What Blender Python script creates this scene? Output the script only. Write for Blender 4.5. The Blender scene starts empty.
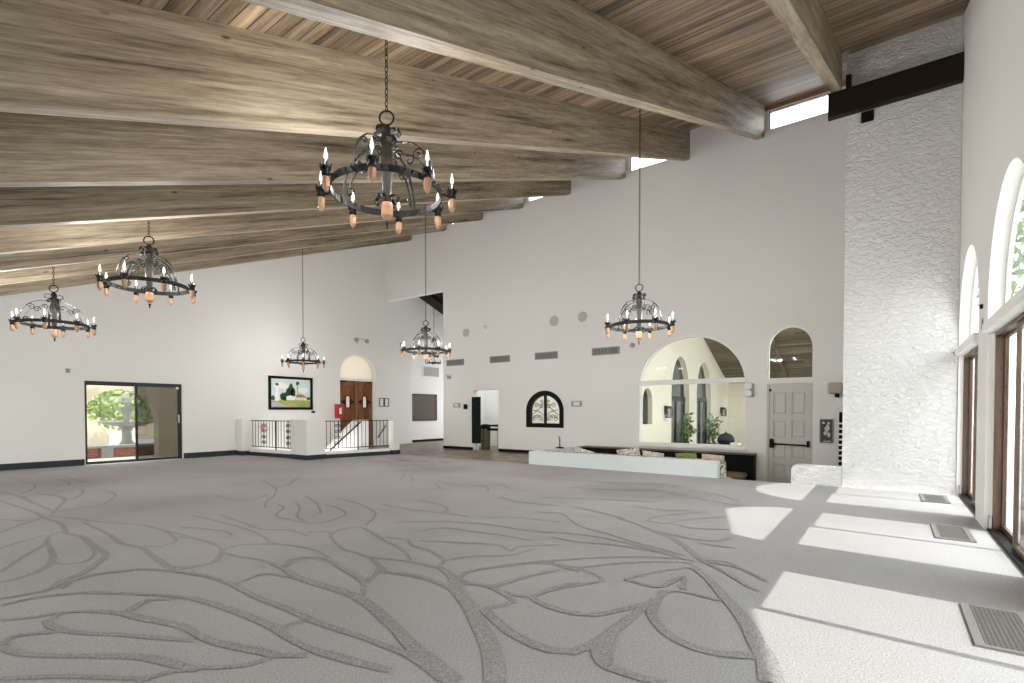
import bpy, bmesh, math, random
from mathutils import Vector, Matrix
from mathutils.geometry import tessellate_polygon

SC = bpy.context.scene
COL = SC.collection
R = random.Random(7)

# ---------------------------------------------------------------- camera, sky, sun, exposure
YAW, PITCH = 0.63717, -0.01977
cam_data = bpy.data.cameras.new('camera')
cam_data.sensor_width = 36.0
cam_data.lens = 508.96 / 1024 * 36.0
cam_data.shift_y = (421.27 - 341.5) / 1024
cam_data.clip_start = 0.05
cam_data.clip_end = 300
cam = bpy.data.objects.new('camera', cam_data)
COL.objects.link(cam)
_f = Vector((math.cos(YAW) * math.cos(PITCH), math.sin(YAW) * math.cos(PITCH), math.sin(PITCH)))
_r = Vector((math.sin(YAW), -math.cos(YAW), 0))
_u = _r.cross(_f)
cam.matrix_world = Matrix(((_r.x, _u.x, -_f.x, 0), (_r.y, _u.y, -_f.y, 0), (_r.z, _u.z, -_f.z, 1.32), (0, 0, 0, 1)))
SC.camera = cam

SC.view_settings.view_transform = 'Standard'
SC.view_settings.look = 'None'
SC.view_settings.gamma = 1.0
SC.view_settings.use_curve_mapping = False
SC.view_settings.exposure = 0.20
SC.cycles.use_denoising = True
SC.cycles.max_bounces = 12
SC.cycles.diffuse_bounces = 8
SC.cycles.transparent_max_bounces = 16
SC.cycles.sample_clamp_indirect = 8.0

world = bpy.data.worlds.new('sky')
SC.world = world
world.use_nodes = True
_n = world.node_tree.nodes
_bg = _n['Background']
_tc = _n.new('ShaderNodeTexCoord')
_sep = _n.new('ShaderNodeSeparateXYZ')
_rmp = _n.new('ShaderNodeValToRGB')
_rmp.color_ramp.elements[0].position = 0.0
_rmp.color_ramp.elements[0].color = (1.0, 0.99, 0.96, 1)
_rmp.color_ramp.elements[1].position = 0.7
_rmp.color_ramp.elements[1].color = (0.80, 0.90, 1.0, 1)
world.node_tree.links.new(_tc.outputs['Generated'], _sep.inputs[0])
world.node_tree.links.new(_sep.outputs['Z'], _rmp.inputs['Fac'])
world.node_tree.links.new(_rmp.outputs['Color'], _bg.inputs['Color'])
_bg.inputs['Strength'].default_value = 5.2

sun_data = bpy.data.lights.new('sun', 'SUN')
sun_data.energy = 4.3
sun_data.color = (1.0, 0.96, 0.90)
sun_data.angle = math.radians(0.53)
sun = bpy.data.objects.new('sun', sun_data)
COL.objects.link(sun)
sun.location = (5, -20, 25)
sun.rotation_euler = Vector((0.07, 1.0, -1.235)).to_track_quat('-Z', 'Y').to_euler()


def sky_portal(name, loc, normal, sx, sy):
    """guides sampling of daylight at a window; gives off no light of its own"""
    d = bpy.data.lights.new(name, 'AREA')
    d.shape = 'RECTANGLE'
    d.size, d.size_y = sx, sy
    d.cycles.is_portal = True
    o = bpy.data.objects.new(name, d)
    COL.objects.link(o)
    o.location = loc
    o.rotation_euler = Vector(normal).to_track_quat('-Z', 'Y').to_euler()


# ---------------------------------------------------------------- materials
def new_mat(name):
    m = bpy.data.materials.new(name)
    m.use_nodes = True
    return m, m.node_tree.nodes, m.node_tree.links, m.node_tree.nodes['Principled BSDF']


def plain(name, c, rough=0.6, metal=0.0, bump=None, vary=0.0, spec=0.5):
    m, n, l, b = new_mat(name)
    b.inputs['Base Color'].default_value = (*c, 1)
    b.inputs['Roughness'].default_value = rough
    b.inputs['Metallic'].default_value = metal
    b.inputs['Specular IOR Level'].default_value = spec
    tc = n.new('ShaderNodeTexCoord')
    if vary:
        t = n.new('ShaderNodeTexNoise')
        t.inputs['Scale'].default_value = 3.0
        t.inputs['Detail'].default_value = 5
        l.new(tc.outputs['Object'], t.inputs['Vector'])
        mx = n.new('ShaderNodeMix')
        mx.data_type = 'RGBA'
        mx.inputs[6].default_value = (*[x * (1 - vary) for x in c], 1)
        mx.inputs[7].default_value = (*[min(1, x * (1 + vary)) for x in c], 1)
        l.new(t.outputs['Fac'], mx.inputs[0])
        l.new(mx.outputs[2], b.inputs['Base Color'])
    if bump:
        t = n.new('ShaderNodeTexNoise')
        t.inputs['Scale'].default_value = bump[0]
        t.inputs['Detail'].default_value = 6
        t.inputs['Roughness'].default_value = 0.65
        l.new(tc.outputs['Object'], t.inputs['Vector'])
        bp = n.new('ShaderNodeBump')
        bp.inputs['Strength'].default_value = bump[1]
        bp.inputs['Distance'].default_value = bump[2]
        l.new(t.outputs['Fac'], bp.inputs['Height'])
        l.new(bp.outputs['Normal'], b.inputs['Normal'])
    return m


def glass(name, tint, refl=1.0):
    m, n, l, b = new_mat(name)
    n.remove(b)
    out = n['Material Output']
    tr = n.new('ShaderNodeBsdfTransparent')
    tr.inputs[0].default_value = (*tint, 1)
    gl = n.new('ShaderNodeBsdfGlossy')
    gl.inputs['Roughness'].default_value = 0.02
    lw = n.new('ShaderNodeLayerWeight')
    lw.inputs['Blend'].default_value = 0.5
    pw = n.new('ShaderNodeMath')
    pw.operation = 'POWER'
    pw.inputs[1].default_value = 5.0
    l.new(lw.outputs['Facing'], pw.inputs[0])
    mt = n.new('ShaderNodeMath')
    mt.operation = 'MULTIPLY_ADD'
    mt.inputs[1].default_value = 0.5 * refl
    mt.inputs[2].default_value = 0.03 * refl
    l.new(pw.outputs[0], mt.inputs[0])
    mx = n.new('ShaderNodeMixShader')
    l.new(mt.outputs[0], mx.inputs[0])
    l.new(tr.outputs[0], mx.inputs[1])
    l.new(gl.outputs[0], mx.inputs[2])
    l.new(mx.outputs[0], out.inputs['Surface'])
    return m


def wood(name, stops, scale=(0.85, 17.0, 17.0), rough=0.55, spec=0.4, planks=None, slope=0.0):
    """grain stretched along x (or along y when planks=(board width, length))"""
    m, n, l, b = new_mat(name)
    tc = n.new('ShaderNodeTexCoord')
    mp = n.new('ShaderNodeMapping')
    mp.inputs['Scale'].default_value = scale
    s0 = n.new('ShaderNodeSeparateXYZ')                # lets the grain follow a sloping timber
    l.new(tc.outputs['Object'], s0.inputs[0])
    sz = n.new('ShaderNodeMath')
    sz.operation = 'MULTIPLY_ADD'
    sz.inputs[1].default_value = -slope
    l.new(s0.outputs['X'], sz.inputs[0])
    l.new(s0.outputs['Z'], sz.inputs[2])
    s1 = n.new('ShaderNodeCombineXYZ')
    l.new(s0.outputs['X'], s1.inputs['X'])
    l.new(s0.outputs['Y'], s1.inputs['Y'])
    l.new(sz.outputs[0], s1.inputs['Z'])
    l.new(s1.outputs[0], mp.inputs['Vector'])
    t = n.new('ShaderNodeTexNoise')
    t.inputs['Scale'].default_value = 1.6
    t.inputs['Detail'].default_value = 12
    t.inputs['Roughness'].default_value = 0.7
    t.inputs['Distortion'].default_value = 0.15
    l.new(mp.outputs[0], t.inputs['Vector'])
    big = n.new('ShaderNodeTexNoise')
    big.inputs['Scale'].default_value = 0.5
    big.inputs['Detail'].default_value = 4
    l.new(mp.outputs[0], big.inputs['Vector'])
    ad = n.new('ShaderNodeMath')
    ad.operation = 'MULTIPLY_ADD'
    ad.inputs[1].default_value = 0.55
    l.new(big.outputs['Fac'], ad.inputs[0])
    sc = n.new('ShaderNodeMath')
    sc.operation = 'MULTIPLY'
    sc.inputs[1].default_value = 0.5
    l.new(t.outputs['Fac'], sc.inputs[0])
    l.new(sc.outputs[0], ad.inputs[2])
    rp = n.new('ShaderNodeValToRGB')
    e = rp.color_ramp.elements
    e[0].position, e[0].color = stops[0][0], (*stops[0][1], 1)
    e[1].position, e[1].color = stops[-1][0], (*stops[-1][1], 1)
    for p, c in stops[1:-1]:
        k = e.new(p)
        k.color = (*c, 1)
    l.new(ad.outputs[0], rp.inputs['Fac'])
    col = rp.outputs['Color']
    if planks:
        w, ln = planks
        sp = n.new('ShaderNodeSeparateXYZ')
        l.new(tc.outputs['Object'], sp.inputs[0])
        cb = n.new('ShaderNodeCombineXYZ')
        sh = n.new('ShaderNodeMath')
        sh.operation = 'ADD'
        sh.inputs[1].default_value = 9.0
        l.new(sp.outputs['Y'], sh.inputs[0])
        l.new(sh.outputs[0], cb.inputs['X'])
        l.new(sp.outputs['X'], cb.inputs['Y'])
        br = n.new('ShaderNodeTexBrick')
        br.inputs['Scale'].default_value = 1.0
        br.inputs['Brick Width'].default_value = ln
        br.inputs['Row Height'].default_value = w
        br.inputs['Mortar Size'].default_value = 0.006
        br.inputs['Color1'].default_value = (0.50, 0.50, 0.50, 1)
        br.inputs['Color2'].default_value = (1.12, 1.08, 1.02, 1)
        br.inputs['Mortar'].default_value = (0.10, 0.09, 0.08, 1)
        l.new(cb.outputs[0], br.inputs['Vector'])
        mu = n.new('ShaderNodeMix')
        mu.data_type = 'RGBA'
        mu.blend_type = 'MULTIPLY'
        mu.inputs[0].default_value = 1.0
        l.new(col, mu.inputs[6])
        l.new(br.outputs['Color'], mu.inputs[7])
        col = mu.outputs[2]
    else:
        kn = n.new('ShaderNodeTexVoronoi')          # dark knots
        kn.inputs['Scale'].default_value = 1.0
        m2 = n.new('ShaderNodeMapping')
        m2.inputs['Scale'].default_value = (1.7, 4.2, 4.2)
        l.new(s1.outputs[0], m2.inputs['Vector'])
        l.new(m2.outputs[0], kn.inputs['Vector'])
        kr = n.new('ShaderNodeValToRGB')
        kr.color_ramp.elements[0].position, kr.color_ramp.elements[0].color = 0.03, (0.25, 0.22, 0.2, 1)
        kr.color_ramp.elements[1].position, kr.color_ramp.elements[1].color = 0.085, (1, 1, 1, 1)
        l.new(kn.outputs['Distance'], kr.inputs['Fac'])
        mu = n.new('ShaderNodeMix')
        mu.data_type = 'RGBA'
        mu.blend_type = 'MULTIPLY'
        mu.inputs[0].default_value = 1.0
        l.new(col, mu.inputs[6])
        l.new(kr.outputs['Color'], mu.inputs[7])
        col = mu.outputs[2]
    fg = n.new('ShaderNodeTexNoise')                   # fine fibres and hairline cracks
    m3 = n.new('ShaderNodeMapping')
    m3.inputs['Scale'].default_value = [v * 3.4 for v in scale]
    l.new(s1.outputs[0], m3.inputs['Vector'])
    l.new(m3.outputs[0], fg.inputs['Vector'])
    fg.inputs['Scale'].default_value = 1.0
    fg.inputs['Detail'].default_value = 8
    fg.inputs['Roughness'].default_value = 0.75
    fr = n.new('ShaderNodeValToRGB')
    fr.color_ramp.elements[0].position, fr.color_ramp.elements[0].color = 0.36, (0.62, 0.60, 0.58, 1)
    fr.color_ramp.elements[1].position, fr.color_ramp.elements[1].color = 0.56, (1.08, 1.08, 1.08, 1)
    l.new(fg.outputs['Fac'], fr.inputs['Fac'])
    m4 = n.new('ShaderNodeMix')
    m4.data_type = 'RGBA'
    m4.blend_type = 'MULTIPLY'
    m4.inputs[0].default_value = 1.0
    l.new(col, m4.inputs[6])
    l.new(fr.outputs['Color'], m4.inputs[7])
    col = m4.outputs[2]
    l.new(col, b.inputs['Base Color'])
    b.inputs['Roughness'].default_value = rough
    b.inputs['Specular IOR Level'].default_value = spec
    bp = n.new('ShaderNodeBump')
    bp.inputs['Strength'].default_value = 0.25
    bp.inputs['Distance'].default_value = 0.01
    l.new(t.outputs['Fac'], bp.inputs['Height'])
    l.new(bp.outputs['Normal'], b.inputs['Normal'])
    return m


def carpet_mat(name, c, amp):
    m, n, l, b = new_mat(name)
    tc = n.new('ShaderNodeTexCoord')
    t = n.new('ShaderNodeTexNoise')
    t.inputs['Scale'].default_value = 90
    t.inputs['Detail'].default_value = 4
    l.new(tc.outputs['Object'], t.inputs['Vector'])
    g = n.new('ShaderNodeTexNoise')
    g.inputs['Scale'].default_value = 0.6
    g.inputs['Detail'].default_value = 6
    l.new(tc.outputs['Object'], g.inputs['Vector'])
    ad = n.new('ShaderNodeMath')
    ad.operation = 'MULTIPLY_ADD'
    ad.inputs[1].default_value = 0.35
    l.new(g.outputs['Fac'], ad.inputs[0])
    l.new(t.outputs['Fac'], ad.inputs[2])
    rp = n.new('ShaderNodeValToRGB')
    rp.color_ramp.elements[0].position = 0.40
    rp.color_ramp.elements[0].color = (*[x * (1 - amp) for x in c], 1)
    rp.color_ramp.elements[1].position = 0.95
    rp.color_ramp.elements[1].color = (*[x * (1 + amp) for x in c], 1)
    l.new(ad.outputs[0], rp.inputs['Fac'])
    l.new(rp.outputs['Color'], b.inputs['Base Color'])
    b.inputs['Roughness'].default_value = 0.95
    b.inputs['Specular IOR Level'].default_value = 0.1
    bp = n.new('ShaderNodeBump')
    bp.inputs['Strength'].default_value = 0.5
    bp.inputs['Distance'].default_value = 0.006
    l.new(t.outputs['Fac'], bp.inputs['Height'])
    l.new(bp.outputs['Normal'], b.inputs['Normal'])
    return m


def bricks(name, c1, c2, mortar, bw, rh, ms=0.008, rough=0.8, axes='XZ', noise=None):
    m, n, l, b = new_mat(name)
    tc = n.new('ShaderNodeTexCoord')
    sp = n.new('ShaderNodeSeparateXYZ')
    l.new(tc.outputs['Object'], sp.inputs[0])
    cb = n.new('ShaderNodeCombineXYZ')
    l.new(sp.outputs[axes[0]], cb.inputs['X'])
    l.new(sp.outputs[axes[1]], cb.inputs['Y'])
    br = n.new('ShaderNodeTexBrick')
    br.inputs['Scale'].default_value = 1.0
    br.inputs['Brick Width'].default_value = bw
    br.inputs['Row Height'].default_value = rh
    br.inputs['Mortar Size'].default_value = ms
    br.offset = 0.0 if noise else 0.5
    br.inputs['Color1'].default_value = (*c1, 1)
    br.inputs['Color2'].default_value = (*c2, 1)
    br.inputs['Mortar'].default_value = (*mortar, 1)
    l.new(cb.outputs[0], br.inputs['Vector'])
    col = br.outputs['Color']
    if noise:
        t = n.new('ShaderNodeTexNoise')
        t.inputs['Scale'].default_value = noise
        t.inputs['Detail'].default_value = 6
        l.new(tc.outputs['Object'], t.inputs['Vector'])
        rp = n.new('ShaderNodeValToRGB')
        rp.color_ramp.elements[0].position, rp.color_ramp.elements[0].color = 0.35, (0.45, 0.40, 0.36, 1)
        rp.color_ramp.elements[1].position, rp.color_ramp.elements[1].color = 0.65, (1.25, 1.2, 1.1, 1)
        l.new(t.outputs['Fac'], rp.inputs['Fac'])
        mu = n.new('ShaderNodeMix')
        mu.data_type = 'RGBA'
        mu.blend_type = 'MULTIPLY'
        mu.inputs[0].default_value = 1.0
        l.new(col, mu.inputs[6])
        l.new(rp.outputs['Color'], mu.inputs[7])
        col = mu.outputs[2]
    l.new(col, b.inputs['Base Color'])
    b.inputs['Roughness'].default_value = rough
    return m


def stucco(name, c, scale, strength, dist):
    """trowelled stucco: coarse ridges plus grain"""
    m, n, l, b = new_mat(name)
    b.inputs['Base Color'].default_value = (*c, 1)
    b.inputs['Roughness'].default_value = 0.9
    b.inputs['Specular IOR Level'].default_value = 0.2
    tc = n.new('ShaderNodeTexCoord')
    mp = n.new('ShaderNodeMapping')
    mp.inputs['Scale'].default_value = (1, 1, 1.9)
    l.new(tc.outputs['Object'], mp.inputs['Vector'])
    t = n.new('ShaderNodeTexNoise')
    t.inputs['Scale'].default_value = scale
    t.inputs['Detail'].default_value = 8
    t.inputs['Roughness'].default_value = 0.6
    t.inputs['Distortion'].default_value = 0.8
    l.new(mp.outputs[0], t.inputs['Vector'])
    rp = n.new('ShaderNodeValToRGB')
    rp.color_ramp.elements[0].position = 0.40
    rp.color_ramp.elements[1].position = 0.62
    l.new(t.outputs['Fac'], rp.inputs['Fac'])
    bp = n.new('ShaderNodeBump')
    bp.inputs['Strength'].default_value = strength
    bp.inputs['Distance'].default_value = dist
    l.new(rp.outputs['Color'], bp.inputs['Height'])
    l.new(bp.outputs['Normal'], b.inputs['Normal'])
    return m


M = {}
M['wall'] = plain('wall_paint', (0.80, 0.79, 0.765), 0.75, bump=(60, 0.12, 0.004), spec=0.25)
M['trim'] = plain('white_trim', (0.82, 0.81, 0.78), 0.45, spec=0.4)
M['reveal'] = plain('white_reveal_paint', (0.86, 0.85, 0.82), 0.7)
M['stucco'] = stucco('rough_white_stucco', (0.80, 0.79, 0.77), 9.0, 0.75, 0.025)
M['fine_stucco'] = stucco('fine_white_stucco', (0.86, 0.91, 0.92), 20.0, 0.8, 0.02)
M['cream'] = stucco('cream_outdoor_stucco', (0.84, 0.79, 0.66), 8.0, 0.5, 0.015)
M['beige'] = stucco('beige_outdoor_stucco', (0.50, 0.42, 0.31), 12.0, 0.4, 0.01)
M['tan'] = stucco('tan_outdoor_stucco', (0.60, 0.49, 0.34), 16.0, 0.4, 0.01)
M['beam'] = wood('weathered_beam_wood', [(0.38, (0.095, 0.071, 0.049)), (0.46, (0.245, 0.194, 0.134)), (0.55, (0.345, 0.282, 0.20)), (0.66, (0.46, 0.385, 0.28))], slope=0.3674)
M['ceiling'] = wood('ceiling_planks', [(0.39, (0.06, 0.04, 0.025)), (0.50, (0.24, 0.168, 0.105)), (0.64, (0.46, 0.35, 0.235))],
                    scale=(9.0, 0.5, 9.0), planks=(0.145, 31.0))
M['soffit'] = wood('porch_soffit_planks', [(0.34, (0.12, 0.10, 0.075)), (0.52, (0.25, 0.21, 0.15)), (0.70, (0.34, 0.28, 0.2))],
                   scale=(9.0, 0.5, 9.0), planks=(0.16, 4.0))
M['girder'] = plain('dark_stained_wood', (0.020, 0.014, 0.010), 0.5, bump=(20, 0.2, 0.004), spec=0.15)
M['brown_wood'] = wood('brown_frame_wood', [(0.36, (0.05, 0.027, 0.015)), (0.72, (0.15, 0.085, 0.048))], scale=(8, 8, 0.6), rough=0.4)
M['red_wood'] = plain('reddish_frame_wood', (0.34, 0.17, 0.10), 0.5)
M['door_wood'] = wood('varnished_door_wood', [(0.36, (0.07, 0.022, 0.008)), (0.52, (0.20, 0.07, 0.022)), (0.72, (0.36, 0.15, 0.055))], scale=(14, 14, 0.8), rough=0.35)
M['carpet'] = carpet_mat('grey_carpet', (0.40, 0.387, 0.379), 0.30)
M['carpet_line'] = carpet_mat('grey_carpet_groove', (0.325, 0.31, 0.301), 0.45)
M['tile'] = bricks('brown_slate_tile', (0.16, 0.115, 0.075), (0.30, 0.23, 0.16), (0.10, 0.08, 0.06), 0.3, 0.3, 0.006, 0.38, 'XY', noise=2.2)
M['pit'] = plain('pit_floor_brown', (0.12, 0.10, 0.085), 0.6, vary=0.3)
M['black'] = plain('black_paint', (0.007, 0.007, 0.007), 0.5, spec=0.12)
M['soft_black'] = plain('black_vinyl', (0.006, 0.006, 0.006), 0.5, spec=0.1)
M['base_dark'] = plain('slate_baseboard', (0.028, 0.038, 0.042), 0.5, spec=0.2)
M['iron'] = plain('wrought_iron', (0.007, 0.0068, 0.0064), 0.5, bump=(70, 0.3, 0.003), spec=0.22)
M['bronze'] = plain('dark_bronze', (0.014, 0.011, 0.0075), 0.5, spec=0.25)
M['amber'] = plain('amber_glass_lantern', (0.40, 0.225, 0.125), 0.4, vary=0.25)
BULB = 1.0
M['bulb'] = plain('candle_bulb_added_glow', (0.86, 0.84, 0.78), 0.25)
_b = M['bulb'].node_tree.nodes['Principled BSDF']
_b.inputs['Emission Color'].default_value = (1.0, 0.965, 0.92, 1)
_b.inputs['Emission Strength'].default_value = BULB  # slight glow added to bulbs that hang unlit
M['steel'] = plain('grey_steel', (0.42, 0.41, 0.39), 0.4, metal=0.6)
M['grille'] = plain('grille_frame', (0.24, 0.225, 0.205), 0.45, metal=0.3)
M['vent'] = plain('vent_slats', (0.36, 0.34, 0.32), 0.5)
M['vent_dark'] = plain('vent_back', (0.10, 0.095, 0.09), 0.6)
M['white_plastic'] = plain('white_plastic', (0.78, 0.77, 0.75), 0.4)
M['grey_plastic'] = plain('grey_plastic', (0.33, 0.33, 0.32), 0.5)
M['door_paint'] = plain('cream_door_paint', (0.55, 0.53, 0.48), 0.4)
M['alu'] = plain('dark_aluminium', (0.03, 0.029, 0.027), 0.4, spec=0.25)
M['red'] = plain('red_enamel', (0.45, 0.02, 0.02), 0.35)
M['glass'] = glass('clear_glass', (0.95, 0.96, 0.96))
M['tinted'] = glass('grey_tinted_glass', (0.36, 0.365, 0.37))
M['window_glass'] = glass('big_window_glass', (0.80, 0.81, 0.80), 0.25)
M['door_glass'] = glass('grey_door_glass', (0.85, 0.86, 0.86))
M['dark_glass'] = glass('dark_door_glass', (0.22, 0.24, 0.24), 1.4)
M['frosted'] = plain('frosted_cream_glass', (0.90, 0.84, 0.74), 0.5, spec=0.2)
_nt = M['frosted'].node_tree
_tl = _nt.nodes.new('ShaderNodeBsdfTranslucent')
_tl.inputs[0].default_value = (0.95, 0.90, 0.82, 1)
_mx = _nt.nodes.new('ShaderNodeMixShader')
_mx.inputs[0].default_value = 0.30
_nt.links.new(_nt.nodes['Principled BSDF'].outputs[0], _mx.inputs[1])
_nt.links.new(_tl.outputs[0], _mx.inputs[2])
_nt.links.new(_mx.outputs[0], _nt.nodes['Material Output'].inputs['Surface'])
M['leaf'] = plain('leaf_green', (0.10, 0.20, 0.035), 0.55, vary=0.4)
M['leaf_pale'] = plain('leaf_pale_green', (0.26, 0.36, 0.10), 0.55, vary=0.4)
M['bark'] = plain('tree_bark', (0.12, 0.08, 0.05), 0.9, bump=(20, 0.6, 0.02))
M['concrete'] = plain('patio_concrete', (0.55, 0.53, 0.50), 0.85, bump=(30, 0.2, 0.004), vary=0.12)
M['brick'] = bricks('red_brick', (0.24, 0.06, 0.04), (0.34, 0.10, 0.06), (0.30, 0.24, 0.2), 0.22, 0.075)
M['stone'] = plain('grey_fountain_stone', (0.28, 0.28, 0.27), 0.8, bump=(25, 0.5, 0.01), vary=0.2)
M['roof_tile'] = plain('terracotta', (0.40, 0.16, 0.08), 0.8)


# ---------------------------------------------------------------- mesh builder
class MB:
    def __init__(self):
        self.v, self.f, self.mi, self.sm = [], [], [], []

    def add(self, vs, fs, mi=0, smooth=False):
        o = len(self.v)
        self.v += [Vector(p) for p in vs]
        for q in fs:
            self.f.append([o + i for i in q])
            self.mi.append(mi)
            self.sm.append(smooth)
        return self

    def box(self, x0, x1, y0, y1, z0, z1, mi=0, bevel=0.0):
        x0, x1 = min(x0, x1), max(x0, x1)
        y0, y1 = min(y0, y1), max(y0, y1)
        z0, z1 = min(z0, z1), max(z0, z1)
        bv = min(bevel, (x1 - x0) * .45, (y1 - y0) * .45, (z1 - z0) * .45)
        if bv <= 0:
            vs = [(x, y, z) for x in (x0, x1) for y in (y0, y1) for z in (z0, z1)]
            return self.add(vs, [(0, 1, 3, 2), (4, 6, 7, 5), (0, 4, 5, 1), (2, 3, 7, 6), (0, 2, 6, 4), (1, 5, 7, 3)], mi)
        bm = bmesh.new()
        bmesh.ops.create_cube(bm, size=1)
        bmesh.ops.scale(bm, vec=(x1 - x0, y1 - y0, z1 - z0), verts=bm.verts)
        bmesh.ops.translate(bm, vec=((x0 + x1) / 2, (y0 + y1) / 2, (z0 + z1) / 2), verts=bm.verts)
        bmesh.ops.bevel(bm, geom=bm.edges[:], offset=bv, segments=2, affect='EDGES', profile=0.5)
        bm.verts.index_update()
        self.add([v.co.copy() for v in bm.verts], [[v.index for v in f.verts] for f in bm.faces], mi)
        bm.free()
        return self

    def tube(self, pts, r, n=8, mi=0, closed=False, caps=True):
        """round bar along a polyline; r is a number or one per point"""
        P = [Vector(p) for p in pts]
        k = len(P)
        rs = r if isinstance(r, (list, tuple)) else [r] * k
        vs, fs, prev = [], [], None
        for i in range(k):
            if closed:
                d = P[(i + 1) % k] - P[i - 1]
            else:
                d = P[min(i + 1, k - 1)] - P[max(i - 1, 0)]
            d.normalize()
            if prev is None:
                a = d.orthogonal().normalized()
            else:
                a = (prev - d * prev.dot(d))
                a = a.normalized() if a.length > 1e-6 else d.orthogonal().normalized()
            prev = a
            b = d.cross(a)
            for j in range(n):
                t = 2 * math.pi * j / n
                vs.append(P[i] + (a * math.cos(t) + b * math.sin(t)) * rs[i])
        for i in range(k if closed else k - 1):
            for j in range(n):
                fs.append((i * n + j, i * n + (j + 1) % n, ((i + 1) % k) * n + (j + 1) % n, ((i + 1) % k) * n + j))
        if not closed and caps:
            fs.append(tuple(range(n))[::-1])
            fs.append(tuple((k - 1) * n + j for j in range(n)))
        return self.add(vs, fs, mi, n > 5)

    def strap(self, pts, side, w, t, mi=0):
        """flat bar along a polyline: width w along 'side', thickness t"""
        P = [Vector(p) for p in pts]
        s = Vector(side).normalized()
        vs, fs = [], []
        k = len(P)
        for i in range(k):
            d = (P[min(i + 1, k - 1)] - P[max(i - 1, 0)]).normalized()
            nn = d.cross(s).normalized()
            for a, b in ((-1, -1), (1, -1), (1, 1), (-1, 1)):
                vs.append(P[i] + s * (a * w / 2) + nn * (b * t / 2))
        for i in range(k - 1):
            for j in range(4):
                fs.append((i * 4 + j, i * 4 + (j + 1) % 4, i * 4 + 4 + (j + 1) % 4, i * 4 + 4 + j))
        fs += [(3, 2, 1, 0), tuple((k - 1) * 4 + j for j in range(4))]
        return self.add(vs, fs, mi)

    def lathe(self, prof, c=(0, 0, 0), n=16, mi=0, smooth=True, axis='Z'):
        vs, fs = [], []
        for r, z in prof:
            for j in range(n):
                t = 2 * math.pi * j / n
                p = (r * math.cos(t), r * math.sin(t), z)
                if axis == 'X':
                    p = (z, p[0], p[1])
                elif axis == 'Y':
                    p = (p[0], z, p[1])
                vs.append((c[0] + p[0], c[1] + p[1], c[2] + p[2]))
        for i in range(len(prof) - 1):
            for j in range(n):
                fs.append((i * n + j, i * n + (j + 1) % n, (i + 1) * n + (j + 1) % n, (i + 1) * n + j))
        if prof[0][0] > 1e-5:
            fs.append(tuple(range(n))[::-1])
        if prof[-1][0] > 1e-5:
            fs.append(tuple((len(prof) - 1) * n + j for j in range(n)))
        return self.add(vs, fs, mi, smooth)

    def slab(self, outer, holes, mp, d0, d1, mi=0, mi_hole=None):
        """plate with holes: outlines in 2-D, mp(a, b, depth) gives the point"""
        loops = [outer] + list(holes)
        flat = [p for lp in loops for p in lp]
        tris = tessellate_polygon([[Vector((p[0], p[1], 0)) for p in lp] for lp in loops])
        for d in (d0, d1):
            self.add([mp(p[0], p[1], d) for p in flat], [tuple(t) for t in tris], mi)
        for k, lp in enumerate(loops):
            n = len(lp)
            vs = [mp(p[0], p[1], d0) for p in lp] + [mp(p[0], p[1], d1) for p in lp]
            self.add(vs, [(i, (i + 1) % n, n + (i + 1) % n, n + i) for i in range(n)], mi if (k == 0 or mi_hole is None) else mi_hole)
        return self

    def ring_frame(self, loop_out, loop_in, mp, d0, d1, mi=0):
        """frame between two outlines of equal length (open at neither end)"""
        n = len(loop_out)
        vs = []
        for d in (d0, d1):
            vs += [mp(*p, d) for p in loop_out] + [mp(*p, d) for p in loop_in]
        fs = []
        for i in range(n):
            j = (i + 1) % n
            fs.append((i, j, n + j, n + i))
            fs.append((2 * n + i, 3 * n + i, 3 * n + j, 2 * n + j))
            fs.append((i, 2 * n + i, 2 * n + j, j))
            fs.append((n + i, n + j, 3 * n + j, 3 * n + i))
        return self.add(vs, fs, mi)

    def build(self, name, mats, parent=None, hint=None, recalc=True):
        me = bpy.data.meshes.new(name)
        off = Vector(ORIGIN.get(parent.name_full, (0, 0, 0))) if parent else Vector((0, 0, 0))
        base = Vector((0, 0, 0))
        if hint is not None:
            base = Vector(hint)
        me.from_pydata([tuple(p - off - base) for p in self.v], [], self.f)
        ml = mats if isinstance(mats, (list, tuple)) else [mats]
        for m in ml:
            me.materials.append(m)
        for p, i, s in zip(me.polygons, self.mi, self.sm):
            p.material_index = i
            p.use_smooth = s
        if recalc:
            bm = bmesh.new()
            bm.from_mesh(me)
            bmesh.ops.recalc_face_normals(bm, faces=bm.faces[:])
            bm.to_mesh(me)
            bm.free()
        me.update()
        o = bpy.data.objects.new(name, me)
        COL.objects.link(o)
        o.location = base
        if parent:
            o.parent = parent
            ORIGIN[o.name_full] = tuple(off + base)
        else:
            ORIGIN[o.name_full] = tuple(base)
        return o


ORIGIN = {}


def tag(o, label, cat, group=None, kind=None):
    o['label'] = label
    o['category'] = cat
    if group:
        o['group'] = group
    if kind:
        o['kind'] = kind
    return o


def thing(name, label, cat, loc, group=None, kind=None):
    o = bpy.data.objects.new(name, None)
    COL.objects.link(o)
    o.empty_display_size = 0.1
    o.location = loc
    ORIGIN[o.name_full] = tuple(loc)
    return tag(o, label, cat, group, kind)


def children_of(o):
    return [c for c in bpy.data.objects if c.parent == o]


def copy_tree(o, parent=None):
    c = o.copy()
    COL.objects.link(c)
    if parent:
        c.parent = parent
    for ch in KIDS(o):
        copy_tree(ch, c)
    return c


def KIDS(o):
    return list(o.children)


def struct(o, label, cat='room'):
    return tag(o, label, cat, kind='structure')


def on_x(a, b, d):       # outlines (y, z) on planes x = d
    return (d, a, b)


def on_y(a, b, d):       # outlines (x, z) on planes y = d
    return (a, d, b)


def on_z(a, b, d):
    return (a, b, d)


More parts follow.
